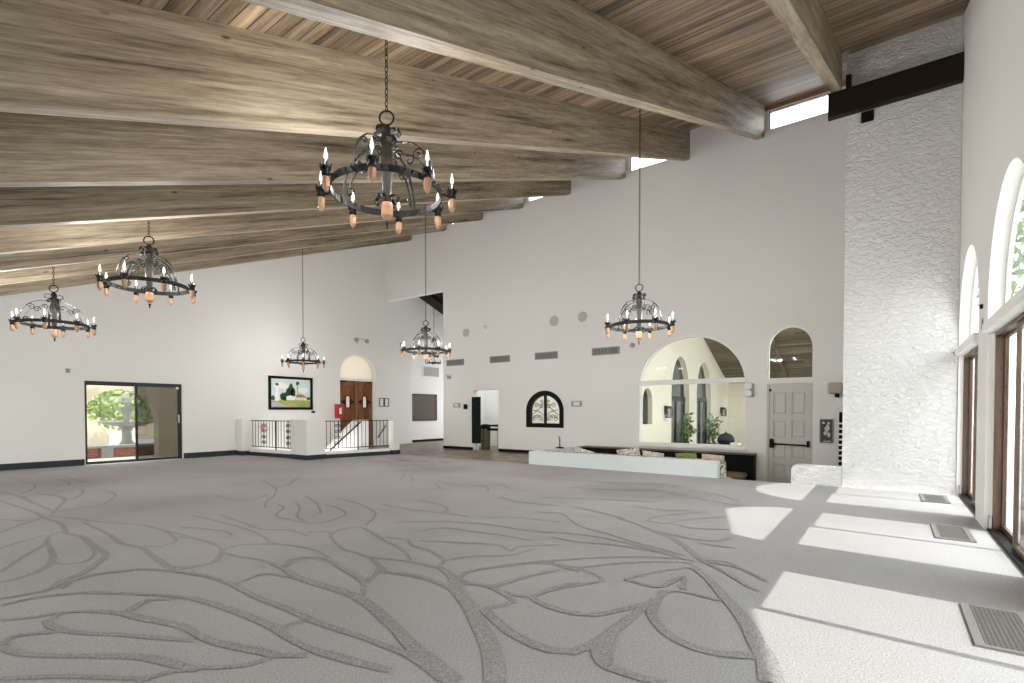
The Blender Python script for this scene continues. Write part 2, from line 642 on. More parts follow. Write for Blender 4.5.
def arch(a0, a1, z0, zs, zt, n=20):
    """outline of an arched opening: a0..a1 wide, springing at zs, apex zt"""
    c, h, rr = (a0 + a1) / 2, (a1 - a0) / 2, zt - zs
    pts = [(a0, z0)]
    for i in range(n + 1):
        t = math.pi - math.pi * i / n
        pts.append((c + h * math.cos(t), zs + rr * math.sin(t)))
    pts.append((a1, z0))
    return pts


def rect(a0, a1, z0, z1):
    return [(a0, z0), (a0, z1), (a1, z1), (a1, z0)]


def spiral(c, e1, e2, r0, r1, t0, t1, n=18):
    c, e1, e2 = Vector(c), Vector(e1), Vector(e2)
    out = []
    for i in range(n + 1):
        k = i / n
        t = t0 + (t1 - t0) * k
        r = r0 + (r1 - r0) * k
        out.append(c + e1 * (r * math.cos(t)) + e2 * (r * math.sin(t)))
    return out


def foliage(mb, c, rad, n, leaf, rng, mi=0):
    for _ in range(n):
        while True:
            p = Vector((rng.uniform(-1, 1), rng.uniform(-1, 1), rng.uniform(-1, 1)))
            if 0.15 < p.length <= 1:
                break
        q = Vector((c[0] + p.x * rad[0], c[1] + p.y * rad[1], c[2] + p.z * rad[2]))
        d = Vector((rng.gauss(0, 1), rng.gauss(0, 1), rng.gauss(0, 1) - .3)).normalized()
        s = d.orthogonal().normalized()
        s.rotate(Matrix.Rotation(rng.uniform(0, 6.28), 3, d))
        k = leaf * rng.uniform(.7, 1.3)
        nn = d.cross(s)
        mb.add([q, q + d * k * .5 + s * k * .22 + nn * k * .04, q + d * k, q + d * k * .5 - s * k * .22 + nn * k * .04], [(0, 1, 2, 3)], mi)


# ---------------------------------------------------------------- the room (x runs to the far wall, y to the left wall, z up)
XB, XBO = 13.10, 13.35          # far wall, its two faces
YL, YLO = 15.80, 16.05          # left wall
YR, YRO = -0.87, -1.05          # right wall
XR = -2.80                      # wall behind the camera
PIT = -0.45                     # sunken floor beyond the carpet
SLOPE = 0.3674


def ceil(x):
    return 8.40 + SLOPE * (x - 13.094)


# carpet: one floor, the groove pattern woven into it
CARPET_LINES = [
    ((0.05, 0.09, 0.05), [(1.69, 11.64), (1.77, 10.89), (1.77, 9.76), (1.77, 8.82)]),
    ((0.05, 0.1, 0.04), [(1.79, 10.71), (2.0, 10.89), (2.13, 10.4), (2.11, 9.85), (1.91, 9.2), (1.73, 8.65)]),
    ((0.05, 0.05, 0.05), [(2.16, 14.1), (2.2, 12.86), (2.22, 12.21), (1.99, 11.4), (1.8, 11.0)]),
    ((0.05, 0.06, 0.05), [(2.1, 9.71), (2.38, 10.22), (2.58, 10.96), (2.41, 11.01), (2.22, 10.93)]),
    ((0.05, 0.05), [(2.64, 13.44), (2.69, 12.42), (2.57, 11.74), (2.38, 11.99)]),
    ((0.05, 0.05), [(2.87, 13.39), (2.86, 12.42), (2.92, 11.47)]),
    ((0.05, 0.05), [(1.8, 8.78), (2.08, 8.85), (2.35, 8.98), (2.71, 9.78), (2.74, 10.57), (2.53, 10.67)]),
    ((0.05, 0.08, 0.05), [(1.52, 10.5), (1.55, 9.93), (1.6, 9.16), (1.61, 8.61), (1.56, 8.38), (1.41, 8.39), (1.25, 8.7)]),
    ((0.05, 0.06, 0.06), [(1.11, 7.72), (1.32, 8.07), (1.54, 8.31), (1.7, 8.49)]),
    ((0.06, 0.05, 0.05), [(1.68, 8.41), (1.81, 8.04), (1.94, 7.5), (2.15, 7.04), (2.21, 6.54), (2.26, 6.03), (2.27, 5.66)]),
    ((0.06, 0.1, 0.06), [(1.6, 8.33), (1.63, 7.82), (1.58, 7.39), (1.54, 7.14), (1.59, 6.79), (1.55, 6.31), (1.54, 5.97), (1.51, 5.74), (1.34, 5.42), (1.16, 5.2), (1.02, 4.97)]),
    ((0.05, 0.06), [(1.54, 7.29), (1.38, 7.07), (1.31, 6.77), (1.06, 6.3), (0.84, 5.84)]),
    ((0.05, 0.05), [(1.38, 7.21), (1.19, 7.06), (0.98, 6.84)]),
    ((0.06, 0.09, 0.08), [(1.32, 6.88), (1.25, 6.31), (1.17, 5.89), (1.05, 5.64), (0.9, 5.51), (0.78, 5.48)]),
    ((0.05, 0.05), [(1.17, 5.89), (1.21, 5.7), (1.34, 5.67), (1.46, 5.87), (1.53, 6.22)]),
    ((0.06, 0.08, 0.06), [(1.81, 7.67), (1.8, 7.1), (1.79, 6.66), (1.74, 6.13), (1.8, 5.8), (1.76, 5.4), (1.71, 4.93), (1.73, 4.63), (1.77, 4.42)]),
    ((0.05, 0.05), [(1.83, 5.81), (1.96, 5.7), (2.11, 5.82), (2.19, 6.19), (2.21, 6.63)]),
    ((0.05, 0.06, 0.06), [(1.07, 5.05), (1.24, 5.17), (1.42, 5.1), (1.55, 5.01), (1.67, 4.81), (1.72, 4.61)]),
    ((0.05, 0.05), [(1.81, 5.73), (1.75, 5.12), (1.75, 4.83), (1.89, 4.73)]),
    ((0.06, 0.06, 0.08, 0.06), [(2.2, 5.96), (2.27, 5.72), (2.27, 5.28), (2.2, 5.02), (2.02, 4.74), (1.85, 4.7), (1.75, 4.74)]),
    ((0.05, 0.06), [(2.19, 4.98), (2.22, 4.73), (2.28, 4.5), (2.29, 4.19), (2.25, 3.94)]),
    ((0.05, 0.06, 0.06), [(2.22, 5.05), (2.39, 5.13), (2.54, 5.01), (2.68, 4.79), (2.74, 4.52), (2.74, 4.29), (2.69, 4.09), (2.6, 3.81), (2.51, 3.49), (2.46, 3.25)]),
    ((0.05, 0.05), [(2.75, 7.07), (2.79, 6.43), (2.78, 5.7), (2.72, 5.25), (2.66, 5.01), (2.67, 4.78)]),
    ((0.05, 0.05), [(2.98, 6.86), (2.92, 6.08), (2.89, 5.62), (3.05, 5.33), (3.02, 4.93)]),
    ((0.05, 0.05), [(3.11, 5.09), (3.25, 4.9), (3.1, 4.61), (2.94, 4.2), (2.93, 3.98), (2.91, 3.79), (2.82, 3.53), (2.6, 3.29), (2.44, 3.2)]),
    ((0.05, 0.05), [(3.11, 4.66), (3.33, 4.87), (3.58, 4.86), (3.57, 4.63), (3.45, 4.28)]),
    ((0.05, 0.05), [(3.78, 6.91), (3.72, 6.64), (3.38, 6.22), (3.35, 5.86), (3.4, 5.43), (3.68, 5.42), (3.98, 5.61), (4.15, 6.06), (4.18, 6.38)]),
    ((0.05, 0.05), [(4.02, 6.86), (3.85, 6.46), (3.51, 5.95), (3.41, 5.61)]),
    ((0.05, 0.05), [(4.43, 7.29), (4.16, 6.54), (3.79, 5.87)]),
    ((0.05, 0.05), [(4.6, 6.77), (4.53, 6.16), (4.34, 5.56), (4.13, 5.21), (3.71, 4.85)]),
    ((0.05, 0.05), [(4.95, 9.6), (4.58, 8.43), (4.14, 7.68), (3.81, 7.27), (3.57, 6.84)]),
    ((0.05, 0.05), [(4.58, 8.43), (4.98, 8.69), (5.69, 9.57)]),
    ((0.05, 0.05), [(2.39, 6.47), (2.51, 6.17), (2.59, 5.84), (2.56, 5.61), (2.46, 5.54)]),
    ((0.05, 0.05), [(3.64, 8.51), (3.58, 7.86), (3.77, 7.6), (4.18, 7.94)]),
    ((0.05, 0.05), [(2.33, 4.14), (2.43, 4.25), (2.56, 4.22), (2.65, 4.05)]),
    ((0.05, 0.05), [(6.52, 7.48), (7.18, 8.09), (7.14, 7.87), (6.57, 7.18)]),
    ((0.05, 0.05), [(6.93, 6.93), (6.74, 6.3), (6.71, 5.94), (6.94, 5.83), (6.67, 5.43), (6.41, 5.26)]),
    ((0.05, 0.05), [(7.2, 5.9), (7.25, 5.62), (6.83, 5.03)]),
    ((0.05, 0.05), [(6.56, 6.56), (6.18, 6.09)]),
    ((0.05, 0.05), [(4.69, 5.82), (4.66, 5.14), (4.73, 4.7), (4.79, 4.21)]),
    ((0.05, 0.05), [(5.24, 5.61), (5.15, 5.07), (4.95, 4.74), (4.76, 4.66)]),
    ((0.05, 0.05), [(4.01, 4.7), (4.35, 4.32), (4.57, 3.77), (4.6, 3.24), (4.72, 2.85)]),
    ((0.05, 0.05), [(6.17, 4.79), (5.97, 4.34), (6.01, 4.03), (6.09, 3.67)]),
    ((0.05, 0.05), [(4.86, 4.02), (5.09, 3.7), (5.18, 3.12)]),
    ((0.05, 0.05), [(3.81, 4.14), (4.13, 4.04), (4.2, 3.69), (4.27, 3.23), (4.26, 2.9)]),
    ((0.05, 0.05), [(3.58, 3.83), (3.76, 3.46), (3.93, 3.1), (3.84, 2.86), (4.01, 2.87), (4.3, 2.6)]),
    ((0.05, 0.05), [(3.6, 4.74), (3.43, 4.3), (3.31, 3.88), (3.17, 3.55), (3.06, 3.39)]),
    ((0.05, 0.06), [(3.42, 4.25), (3.55, 4.0), (3.41, 3.74), (3.39, 3.47), (3.27, 3.2), (3.2, 3.11), (3.07, 3.05)]),
    ((0.05, 0.05), [(3.22, 3.13), (3.47, 3.05), (3.7, 2.78), (4.04, 2.71)]),
    ((0.06, 0.07, 0.06), [(2.91, 3.9), (2.93, 3.67), (3.03, 3.39), (3.04, 3.18), (3.05, 2.98), (2.98, 2.78), (2.93, 2.69)]),
    ((0.07, 0.05), [(2.87, 3.65), (2.78, 3.43), (2.73, 3.29), (2.77, 3.06), (2.8, 2.87), (2.79, 2.65)]),
    ((0.05, 0.05), [(2.94, 2.68), (3.13, 2.75), (3.36, 2.65), (3.63, 2.47), (3.75, 2.26)]),
    ((0.05, 0.05), [(3.02, 2.38), (3.26, 2.33), (3.61, 2.18)]),
    ((0.05, 0.05), [(2.93, 2.69), (2.93, 2.5), (3.01, 2.37)]),
    ((0.05, 0.05), [(8.42, 5.54), (8.6, 4.35), (8.84, 3.6), (9.02, 2.95)]),
    ((0.05, 0.05), [(7.64, 4.62), (7.8, 3.84), (8.15, 3.19)]),
    ((0.05, 0.06), [(8.27, 3.2), (8.03, 2.69), (7.76, 2.16), (7.56, 1.65)]),
    ((0.05, 0.05), [(8.56, 2.64), (8.4, 2.19), (7.88, 1.72)]),
    ((0.05, 0.05), [(6.51, 4.28), (6.88, 3.48), (7.17, 2.68)]),
    ((0.05, 0.05), [(6.68, 2.84), (6.63, 2.43), (6.84, 2.03)]),
    ((0.05, 0.05), [(5.88, 2.32), (6.17, 2.31), (6.53, 2.13), (6.85, 1.91)]),
    ((0.05, 0.05), [(5.86, 2.31), (5.85, 2.1), (6.04, 2.02), (6.34, 1.88), (6.69, 1.6)]),
    ((0.05, 0.08, 0.1, 0.05), [(5.83, 2.68), (5.61, 2.33), (5.37, 2.01), (5.22, 1.79), (4.93, 1.55), (4.61, 1.33), (4.52, 1.26)]),
    ((0.05, 0.05), [(5.88, 1.97), (5.81, 1.73), (5.99, 1.41)]),
    ((0.06, 0.06), [(5.43, 2.01), (5.32, 1.66), (5.36, 1.4), (5.63, 1.31)]),
    ((0.05, 0.06), [(5.17, 1.53), (5.19, 1.31), (5.21, 1.17)]),
    ((0.05, 0.05), [(5.5, 3.62), (5.62, 3.37), (5.16, 2.86), (4.98, 2.4), (4.83, 2.05), (4.76, 1.78), (4.65, 1.48)]),
    ((0.05, 0.06), [(4.61, 3.04), (4.75, 2.77), (4.8, 2.36), (4.69, 1.87), (4.61, 1.54)]),
    ((0.05, 0.05), [(4.51, 2.82), (4.5, 2.49), (4.61, 2.16), (4.61, 1.8), (4.56, 1.49)]),
    ((0.05, 0.05), [(6.13, 3.45), (6.01, 3.04), (5.82, 2.6)]),
    ((0.05, 0.05), [(3.84, 2.36), (4.13, 2.08), (4.36, 1.81), (4.53, 1.48), (4.53, 1.34)]),
    ((0.05, 0.05), [(3.77, 2.36), (3.76, 2.1), (4.07, 1.87), (4.34, 1.59), (4.45, 1.35)]),
    ((0.05, 0.05), [(3.76, 2.1), (3.61, 1.79), (3.39, 1.87), (3.21, 1.97), (3.05, 2.01)]),
    ((0.05, 0.05), [(3.72, 1.64), (3.97, 1.55), (4.21, 1.41), (4.36, 1.29)]),
    ((0.05, 0.06), [(3.71, 1.64), (3.69, 1.5), (3.71, 1.36), (3.96, 1.32), (4.04, 1.29), (3.77, 1.21)]),
    ((0.05, 0.06), [(4.6, 1.29), (4.67, 1.15), (4.58, 0.99)]),
    ((0.05, 0.06), [(4.53, 1.24), (4.35, 1.04), (4.21, 0.91)]),
    ((0.06, 0.09, 0.08), [(4.4, 1.32), (4.11, 1.13), (3.89, 0.98), (3.73, 0.88)]),
    ((0.05, 0.09, 0.07), [(0.71, 5.01), (0.83, 4.98), (0.97, 4.99), (1.09, 5.16), (1.24, 5.28), (1.47, 5.66)]),
    ((0.05, 0.07, 0.05), [(0.69, 4.83), (0.84, 4.84), (0.98, 4.78), (1.12, 4.66), (1.28, 4.41), (1.38, 4.24), (1.47, 4.06), (1.54, 3.86)]),
    ((0.05, 0.05), [(1.03, 4.91), (1.12, 5.08), (1.27, 5.12), (1.43, 5.06), (1.59, 4.94), (1.7, 4.7), (1.78, 4.43)]),
    ((0.05, 0.06, 0.1, 0.06), [(0.64, 4.49), (0.78, 4.38), (0.92, 4.33), (1.05, 4.17), (1.13, 4.01), (1.18, 3.83), (1.25, 3.59), (1.29, 3.45), (1.29, 3.24)]),
    ((0.1, 0.06), [(1.15, 3.99), (1.22, 4.06), (1.32, 4.13), (1.45, 4.01)]),
    ((0.07, 0.06, 0.06), [(0.9, 4.33), (0.82, 4.23), (0.81, 4.07), (0.88, 3.86), (1.01, 3.64), (1.13, 3.41), (1.25, 3.18)]),
    ((0.05, 0.05), [(0.57, 3.95), (0.6, 4.06), (0.66, 4.1), (0.76, 4.02), (0.81, 3.97)]),
    ((0.06, 0.06, 0.1, 0.06), [(0.57, 3.95), (0.62, 3.76), (0.73, 3.58), (0.87, 3.39), (0.99, 3.21), (1.05, 3.04), (1.09, 2.88), (1.12, 2.81)]),
    ((0.06, 0.05), [(0.88, 2.92), (0.96, 2.92), (1.04, 2.89), (1.1, 2.83)]),
    ((0.05, 0.05), [(0.49, 3.51), (0.67, 3.3), (0.84, 3.05), (0.93, 2.92)]),
    ((0.05, 0.08, 0.06), [(1.76, 4.58), (1.81, 4.27), (1.83, 4.01), (1.81, 3.72), (1.81, 3.44), (1.82, 3.16), (1.81, 2.88), (1.83, 2.62), (1.85, 2.42), (1.85, 2.21)]),
    ((0.06, 0.05), [(1.84, 3.99), (1.93, 4.02), (2.05, 4.07), (2.14, 3.98), (2.19, 3.75)]),
    ((0.06, 0.1, 0.12, 0.12), [(2.29, 4.22), (2.26, 3.99), (2.22, 3.75), (2.22, 3.48), (2.24, 3.21), (2.22, 2.97), (2.16, 2.73), (2.07, 2.48)]),
    ((0.05, 0.05), [(2.31, 4.1), (2.47, 4.22), (2.61, 4.13), (2.64, 3.94)]),
    ((0.06, 0.06, 0.07), [(2.69, 4.08), (2.58, 3.74), (2.52, 3.47), (2.45, 3.25), (2.32, 3.07), (2.24, 2.98)]),
    ((0.06, 0.06), [(2.44, 3.19), (2.54, 3.28), (2.73, 3.35), (2.84, 3.58)]),
    ((0.08, 0.09, 0.1, 0.06, 0.1, 0.07), [(1.52, 3.96), (1.57, 3.65), (1.6, 3.38), (1.61, 3.13), (1.61, 2.94), (1.59, 2.83), (1.58, 2.66), (1.59, 2.51), (1.62, 2.36), (1.65, 2.2), (1.69, 2.02)]),
    ((0.06, 0.06), [(1.6, 2.89), (1.67, 2.95), (1.75, 2.95), (1.81, 2.88)]),
    ((0.07, 0.1, 0.07), [(1.29, 3.37), (1.3, 3.12), (1.35, 2.92), (1.4, 2.77), (1.43, 2.65), (1.53, 2.51)]),
    ((0.05, 0.05), [(1.1, 2.87), (1.19, 2.75), (1.28, 2.67), (1.38, 2.64), (1.44, 2.64)]),
    ((0.06, 0.07, 0.08), [(2.75, 3.41), (2.72, 3.28), (2.79, 3.1), (2.8, 2.86), (2.76, 2.64), (2.7, 2.48)]),
    ((0.08, 0.13, 0.16, 0.17), [(3.08, 3.06), (2.96, 2.79), (2.73, 2.51), (2.56, 2.25), (2.38, 2.01), (2.2, 1.78), (2.04, 1.62), (1.92, 1.52)]),
    ((0.06, 0.05), [(2.94, 2.7), (3.1, 2.77), (3.32, 2.69), (3.54, 2.57), (3.78, 2.4), (4.0, 2.2)]),
    ((0.07, 0.06), [(2.86, 2.61), (2.93, 2.53), (2.95, 2.39), (2.89, 2.2), (2.83, 2.09), (2.74, 2.09), (2.65, 2.13), (2.59, 2.15)]),
    ((0.06, 0.05), [(2.97, 2.36), (3.21, 2.33), (3.44, 2.26), (3.58, 2.2)]),
    ((0.06, 0.06), [(2.94, 2.3), (2.92, 2.15), (2.99, 2.03), (3.13, 2.01), (3.32, 1.96), (3.43, 1.89)]),
    ((0.07, 0.09, 0.07), [(2.98, 2.04), (2.92, 1.94), (2.89, 1.83), (2.88, 1.7), (2.91, 1.6)]),
    ((0.1, 0.1, 0.11, 0.08), [(2.59, 2.15), (2.5, 1.98), (2.42, 1.82), (2.38, 1.67), (2.36, 1.54), (2.38, 1.44), (2.46, 1.35)]),
    ((0.05, 0.06), [(3.78, 2.4), (3.69, 2.19), (3.68, 2.03)]),
    ((0.09, 0.13, 0.15), [(2.14, 2.65), (2.04, 2.38), (1.95, 2.15), (1.88, 1.92), (1.81, 1.69)]),
    ((0.06, 0.1), [(1.85, 2.3), (1.86, 2.12), (1.84, 1.94), (1.79, 1.74)]),
    ((0.06, 0.08, 0.06), [(2.87, 1.65), (2.95, 1.51), (3.11, 1.42), (3.28, 1.34), (3.44, 1.29), (3.65, 1.32)]),
    ((0.08, 0.1, 0.09), [(3.29, 1.3), (3.06, 1.31), (2.84, 1.31), (2.61, 1.32), (2.48, 1.35), (2.39, 1.38)]),
    ((0.12, 0.1, 0.08), [(2.64, 1.31), (2.51, 1.27), (2.4, 1.18), (2.38, 1.09), (2.38, 0.97), (2.41, 0.85)]),
    ((0.05, 0.05), [(2.76, 1.29), (2.56, 1.23), (2.42, 1.15)]),
    ((0.1, 0.09, 0.1, 0.12), [(3.46, 1.3), (3.2, 1.23), (3.03, 1.12), (2.93, 1.01), (2.87, 0.88), (2.87, 0.74), (2.94, 0.6), (2.98, 0.55)]),
    ((0.06, 0.05), [(3.49, 1.3), (3.67, 1.27), (3.71, 1.14), (3.69, 0.95), (3.77, 0.92)]),
    ((0.07, 0.12, 0.15, 0.17), [(4.33, 1.31), (4.12, 1.13), (3.84, 0.96), (3.6, 0.81), (3.36, 0.68), (3.14, 0.59), (2.97, 0.51), (2.79, 0.46), (2.71, 0.44)]),
    ((0.05, 0.05), [(4.53, 1.25), (4.37, 1.07), (4.14, 0.86), (4.05, 0.75)]),
    ((0.05, 0.05), [(4.56, 1.26), (4.56, 1.01), (4.32, 0.74)]),
    ((0.06, 0.05), [(3.74, 1.65), (3.69, 1.51), (3.71, 1.36), (3.88, 1.34), (4.04, 1.29), (3.76, 1.22)]),
]


# stairwell opening sits between x 8.3..10.1 and y 12.9..15.8
fl = MB()
fl.slab([(XR, YRO + .06), (10.50, YRO + .06), (10.50, 12.30), (7.95, 12.85), (7.95, YL), (XR, YL)], [], on_z, -0.12, 0.0)


gi = [0]


def groove(pts, widths):
    P = [Vector((a, b, 0)) for a, b in pts]
    Q = []                                   # smooth the traced line
    k = len(P)
    for i in range(k - 1):
        p0, p1, p2, p3 = P[max(i - 1, 0)], P[i], P[i + 1], P[min(i + 2, k - 1)]
        for s in range(5):
            t = s / 5
            Q.append(0.5 * ((2 * p1) + (p2 - p0) * t + (2 * p0 - 5 * p1 + 4 * p2 - p3) * t * t + (3 * p1 - p0 - 3 * p2 + p3) * t ** 3))
    Q.append(P[-1])
    n = len(Q)
    vs = []
    for i in range(n):
        d = Q[min(i + 1, n - 1)] - Q[max(i - 1, 0)]
        if d.length < 1e-6:
            d = Vector((1, 0, 0))
        d.normalize()
        s = Vector((-d.y, d.x, 0))
        u = i / (n - 1) * (len(widths) - 1)
        a = min(int(u), len(widths) - 2)
        w = (widths[a] + (widths[a + 1] - widths[a]) * (u - a)) * 0.7
        for sg in (-1, 1):
            q = Q[i] + s * sg * w / 2
            vs.append((min(q.x, 10.49), min(max(q.y, YR + .02), YL - .02), 0.0012 + gi[0] * 4e-5))
    fl.add(vs, [(2 * i + 2, 2 * i + 3, 2 * i + 1, 2 * i) for i in range(n - 1)], 1)
    gi[0] += 1


for w, p in CARPET_LINES:
    groove(p, w)
rg = random.Random(3)
for cx, cy in ((9.3, 10.2), (-1.5, 1.5), (-1.2, 5.0), (-1.2, 9.5)):
    for k in range(9):
        a = k * 2 * math.pi / 9 + rg.uniform(-.15, .15)
        L = rg.uniform(.9, 1.5)
        W = L * .22
        e1, e2 = Vector((math.cos(a), math.sin(a))), Vector((-math.sin(a), math.cos(a)))
        pts = []
        for s in range(11):
            t = s / 10 * 2 * math.pi * .96 + .12
            rr = .15 + L * .5 * (1 - math.cos(t))
            pts.append((cx + e1.x * rr + e2.x * W * math.sin(t), cy + e1.y * rr + e2.y * W * math.sin(t)))
        if all(q[0] < 10.4 for q in pts):
            groove(pts, (.05, .06, .05))
o = fl.build('floor', [M['carpet'], M['carpet_line']], recalc=False)
struct(o, 'grey carpet with darker leaf-shaped groove pattern across the hall', 'floor')
mb = MB()
mb.slab([(10.50, 7.25), (13.35, 7.25), (13.35, 9.6), (15.4, 9.6), (15.4, 12.5), (18.3, 12.5), (18.3, 16.3), (10.30, 16.05), (10.30, 12.4), (10.50, 12.35)], [], on_z, -0.12, -0.002)
struct(mb.build('floor_tiled', M['tile']), 'brown mottled tile floor between the carpet and the far wall', 'floor')
mb = MB()
mb.slab([(10.45, -.87), (13.35, -.87), (13.35, 7.25), (10.45, 7.25)], [], on_z, PIT - .1, PIT)
struct(mb.build('floor_sunken', M['pit']), 'dark sunken floor beyond the low white wall', 'floor')
mb = MB()
mb.box(10.50, 10.80, .66, 2.70, -.30, -.15)
mb.box(10.80, 11.10, .66, 2.70, PIT, -.30)
mb.box(10.50, 10.80, .66, 2.70, PIT, -.30)
struct(mb.build('floor_steps', M['pit']), 'steps going down from the carpet to the white panelled door', 'steps')

# ---- left wall: sliding door, arched entry
LW = [(XR, -.3), (XR, ceil(XR)), (XBO, ceil(XBO)), (XBO, 6.45), (14.42, 6.45), (14.42, -.3)]
mb = MB()
mb.slab(LW, [rect(3.79, 5.93, -.02, 2.07), arch(11.0, 12.57, -.02, 2.66, 3.43)], on_y, YL, YLO, 0, 1)
struct(mb.build('wall_left', [M['wall'], M['reveal']]), 'long white left wall with a sliding door and arched wooden entry', 'wall')
# ---- far wall
FW = [(YL, 5.61), (YL, 7.83), (YR, 7.83), (YR, PIT), (7.25, PIT), (7.25, -.12), (12.73, -.12), (12.73, 5.61)]
W1 = arch(2.74, 5.46, .45, 2.0, 3.26, 28)
mb = MB()
mb.slab(FW, [rect(10.26, 11.32, -.05, 2.03), arch(7.78, 9.14, .82, 1.33, 1.95), W1, rect(1.36, 2.29, PIT + .01, 1.96),
             arch(1.36, 2.29, 2.06, 2.76, 3.27)], on_x, XB, XBO, 0, 1)
struct(mb.build('wall_far', [M['wall'], M['reveal']]), 'tall white far wall with arched window, panelled door and small iron window', 'wall')
# ---- right wall with arched bays
BAYS = [9.50, 6.60, 3.60, .85, -1.70]
HW = 1.095
mb = MB()
holes = [arch(c - HW, c + HW, -.02, 2.47, 3.60, 28) for c in BAYS]
mb.slab([(XR, -.5), (XR, ceil(XR)), (XBO, ceil(XBO)), (XBO, -.5)], holes, on_y, YR, YRO, 0, 1)
struct(mb.build('wall_right', [M['wall'], M['reveal']]), 'white right wall pierced by tall arched glass doors', 'wall')
# ---- wall behind the camera: unseen row of glazing, added to let light in
mb = MB()
rh = [rect(y, y + 2.9, .06, 2.15) for y in (-.5, 2.7, 5.9, 9.1, 12.3)]
mb.slab([(YRO, -.3), (YRO, ceil(XR)), (YLO, ceil(XR)), (YLO, -.3)], rh, on_x, XR, XR - .2)
struct(mb.build('wall_back', M['wall']), 'low white wall behind the camera with unseen windows added for light', 'wall')
for i, y in enumerate((-.5, 2.7, 5.9, 9.1, 12.3)):
    mb = MB()
    mb.ring_frame(rect(y, y + 2.9, .06, 2.15), rect(y + .07, y + 2.83, .13, 2.08), on_x, XR - .02, XR - .12)
    o = mb.build('window_%d' % (20 + i), M['trim'])
    struct(o, 'wide unseen window added for light behind the camera, number %d from the right wall' % (i + 1), 'window')
    MB().box(XR - .075, XR - .065, y + .07, y + 2.83, .13, 2.08).build('pane', M['glass'], o)
sky_portal('daylight_back', (XR - .14, 7.3, 1.1), (1, 0, 0), 2.1, 15.8)
for i, c in enumerate(BAYS):
    sky_portal('daylight_bay', (c, YRO - .06, 1.78), (0, 1, 0), 2.2, 3.6)
sky_portal('daylight_sliding_door', (4.86, YLO + .05, 1.03), (0, -1, 0), 2.1, 2.1)

# ---- ceiling
mb = MB()
x0, x1 = XR - .9, XBO + .45
y0, y1 = -3.20, YLO + .6
vs = []
for x in (x0, x1):
    for y in (y0, y1):
        for dz in (0, .22):
            vs.append((x, y, ceil(x) + dz))
mb.add(vs, [(0, 2, 6, 4), (1, 5, 7, 3), (0, 4, 5, 1), (2, 3, 7, 6), (0, 1, 3, 2), (4, 6, 7, 5)])
struct(mb.build('ceiling', M['ceiling']), 'sloping plank ceiling of dark weathered boards', 'ceiling')

# ---- roof beams, each a timber of its own
BY = [.72, 2.40, 4.11, 5.84, 7.55, 9.24, 10.88, 12.55, 14.33]
ords = ['ending at the stucco column', 'second from the stucco column', 'third from the stucco column', 'fourth from the stucco column',
        'fifth from the stucco column', 'sixth from the stucco column', 'third from the left wall', 'second from the left wall', 'nearest the left wall']
for k, y in enumerate(BY):
    mb = MB()
    dp = .731 if k else .59
    xa, xb = XR + .02, (XB + .02 if k else 10.60)
    w = .15
    vs = []
    for x in (xa, xb):
        for yy in (y, y + w):
            for z in (ceil(x) - dp, ceil(x) - .002):
                vs.append((x, yy, z))
    if k:
        # lower corner of the end is rounded off where it meets the wall
        xc, zc = xb, ceil(xb) - dp
        prof = [(xa, ceil(xa) - dp), (xb - .16, ceil(xb - .16) - dp)]
        for i in range(1, 5):
            t = i / 4 * math.pi / 2
            prof.append((xb - .16 + .16 * math.sin(t), ceil(xb - .16) - dp + .16 * (1 - math.cos(t)) + .02 * i / 4))
        prof += [(xb, ceil(xb) - .002), (xa, ceil(xa) - .002)]
        mb.slab(prof, [], on_y, y, y + w)
    else:
        mb.add(vs, [(0, 4, 5, 1), (2, 3, 7, 6), (0, 2, 6, 4), (1, 5, 7, 3), (0, 1, 3, 2), (4, 6, 7, 5)])
    o = mb.build('roof_beam', M['beam'])
    tag(o, 'weathered sloping roof beam, ' + ords[k], 'beam', 'roof beams')

# ---- stucco column in the corner and its dark girder
mb = MB()
mb.slab([(10.62, PIT), (10.62, ceil(10.62) - .004), (XB - .005, ceil(XB) - .004), (XB - .005, PIT)], [], on_y, YR + .004, .65)
tag(mb.build('stucco_column', M['stucco']), 'broad rough white stucco column in the right far corner', 'column')
g = thing('girder', 'dark stained girder fixed across the front of the stucco column', 'beam', (10.53, 0, 6.3))
MB().box(10.475, 10.615, -.865, .915, 6.42, 6.84, bevel=.012).build('timber', M['girder'], g)
mb = MB()
mb.box(10.602, 10.616, .26, .44, 6.23, 6.41)
for yy in (.30, .40):
    for zz in (6.27, 6.36):
        mb.lathe([(.014, 0), (.010, .008), (.001, .012)], (10.602, yy, zz), 8, axis='X')
mb.build('bracket_plate', M['iron'], g)
MB().box(10.48, 10.618, .58, .655, 6.85, 7.06).build('hanger', M['girder'], g)

# ---- clerestory windows above the far wall
nwin = [1]


def wname():
    nwin[0] += 1
    return 'window_%d' % nwin[0]


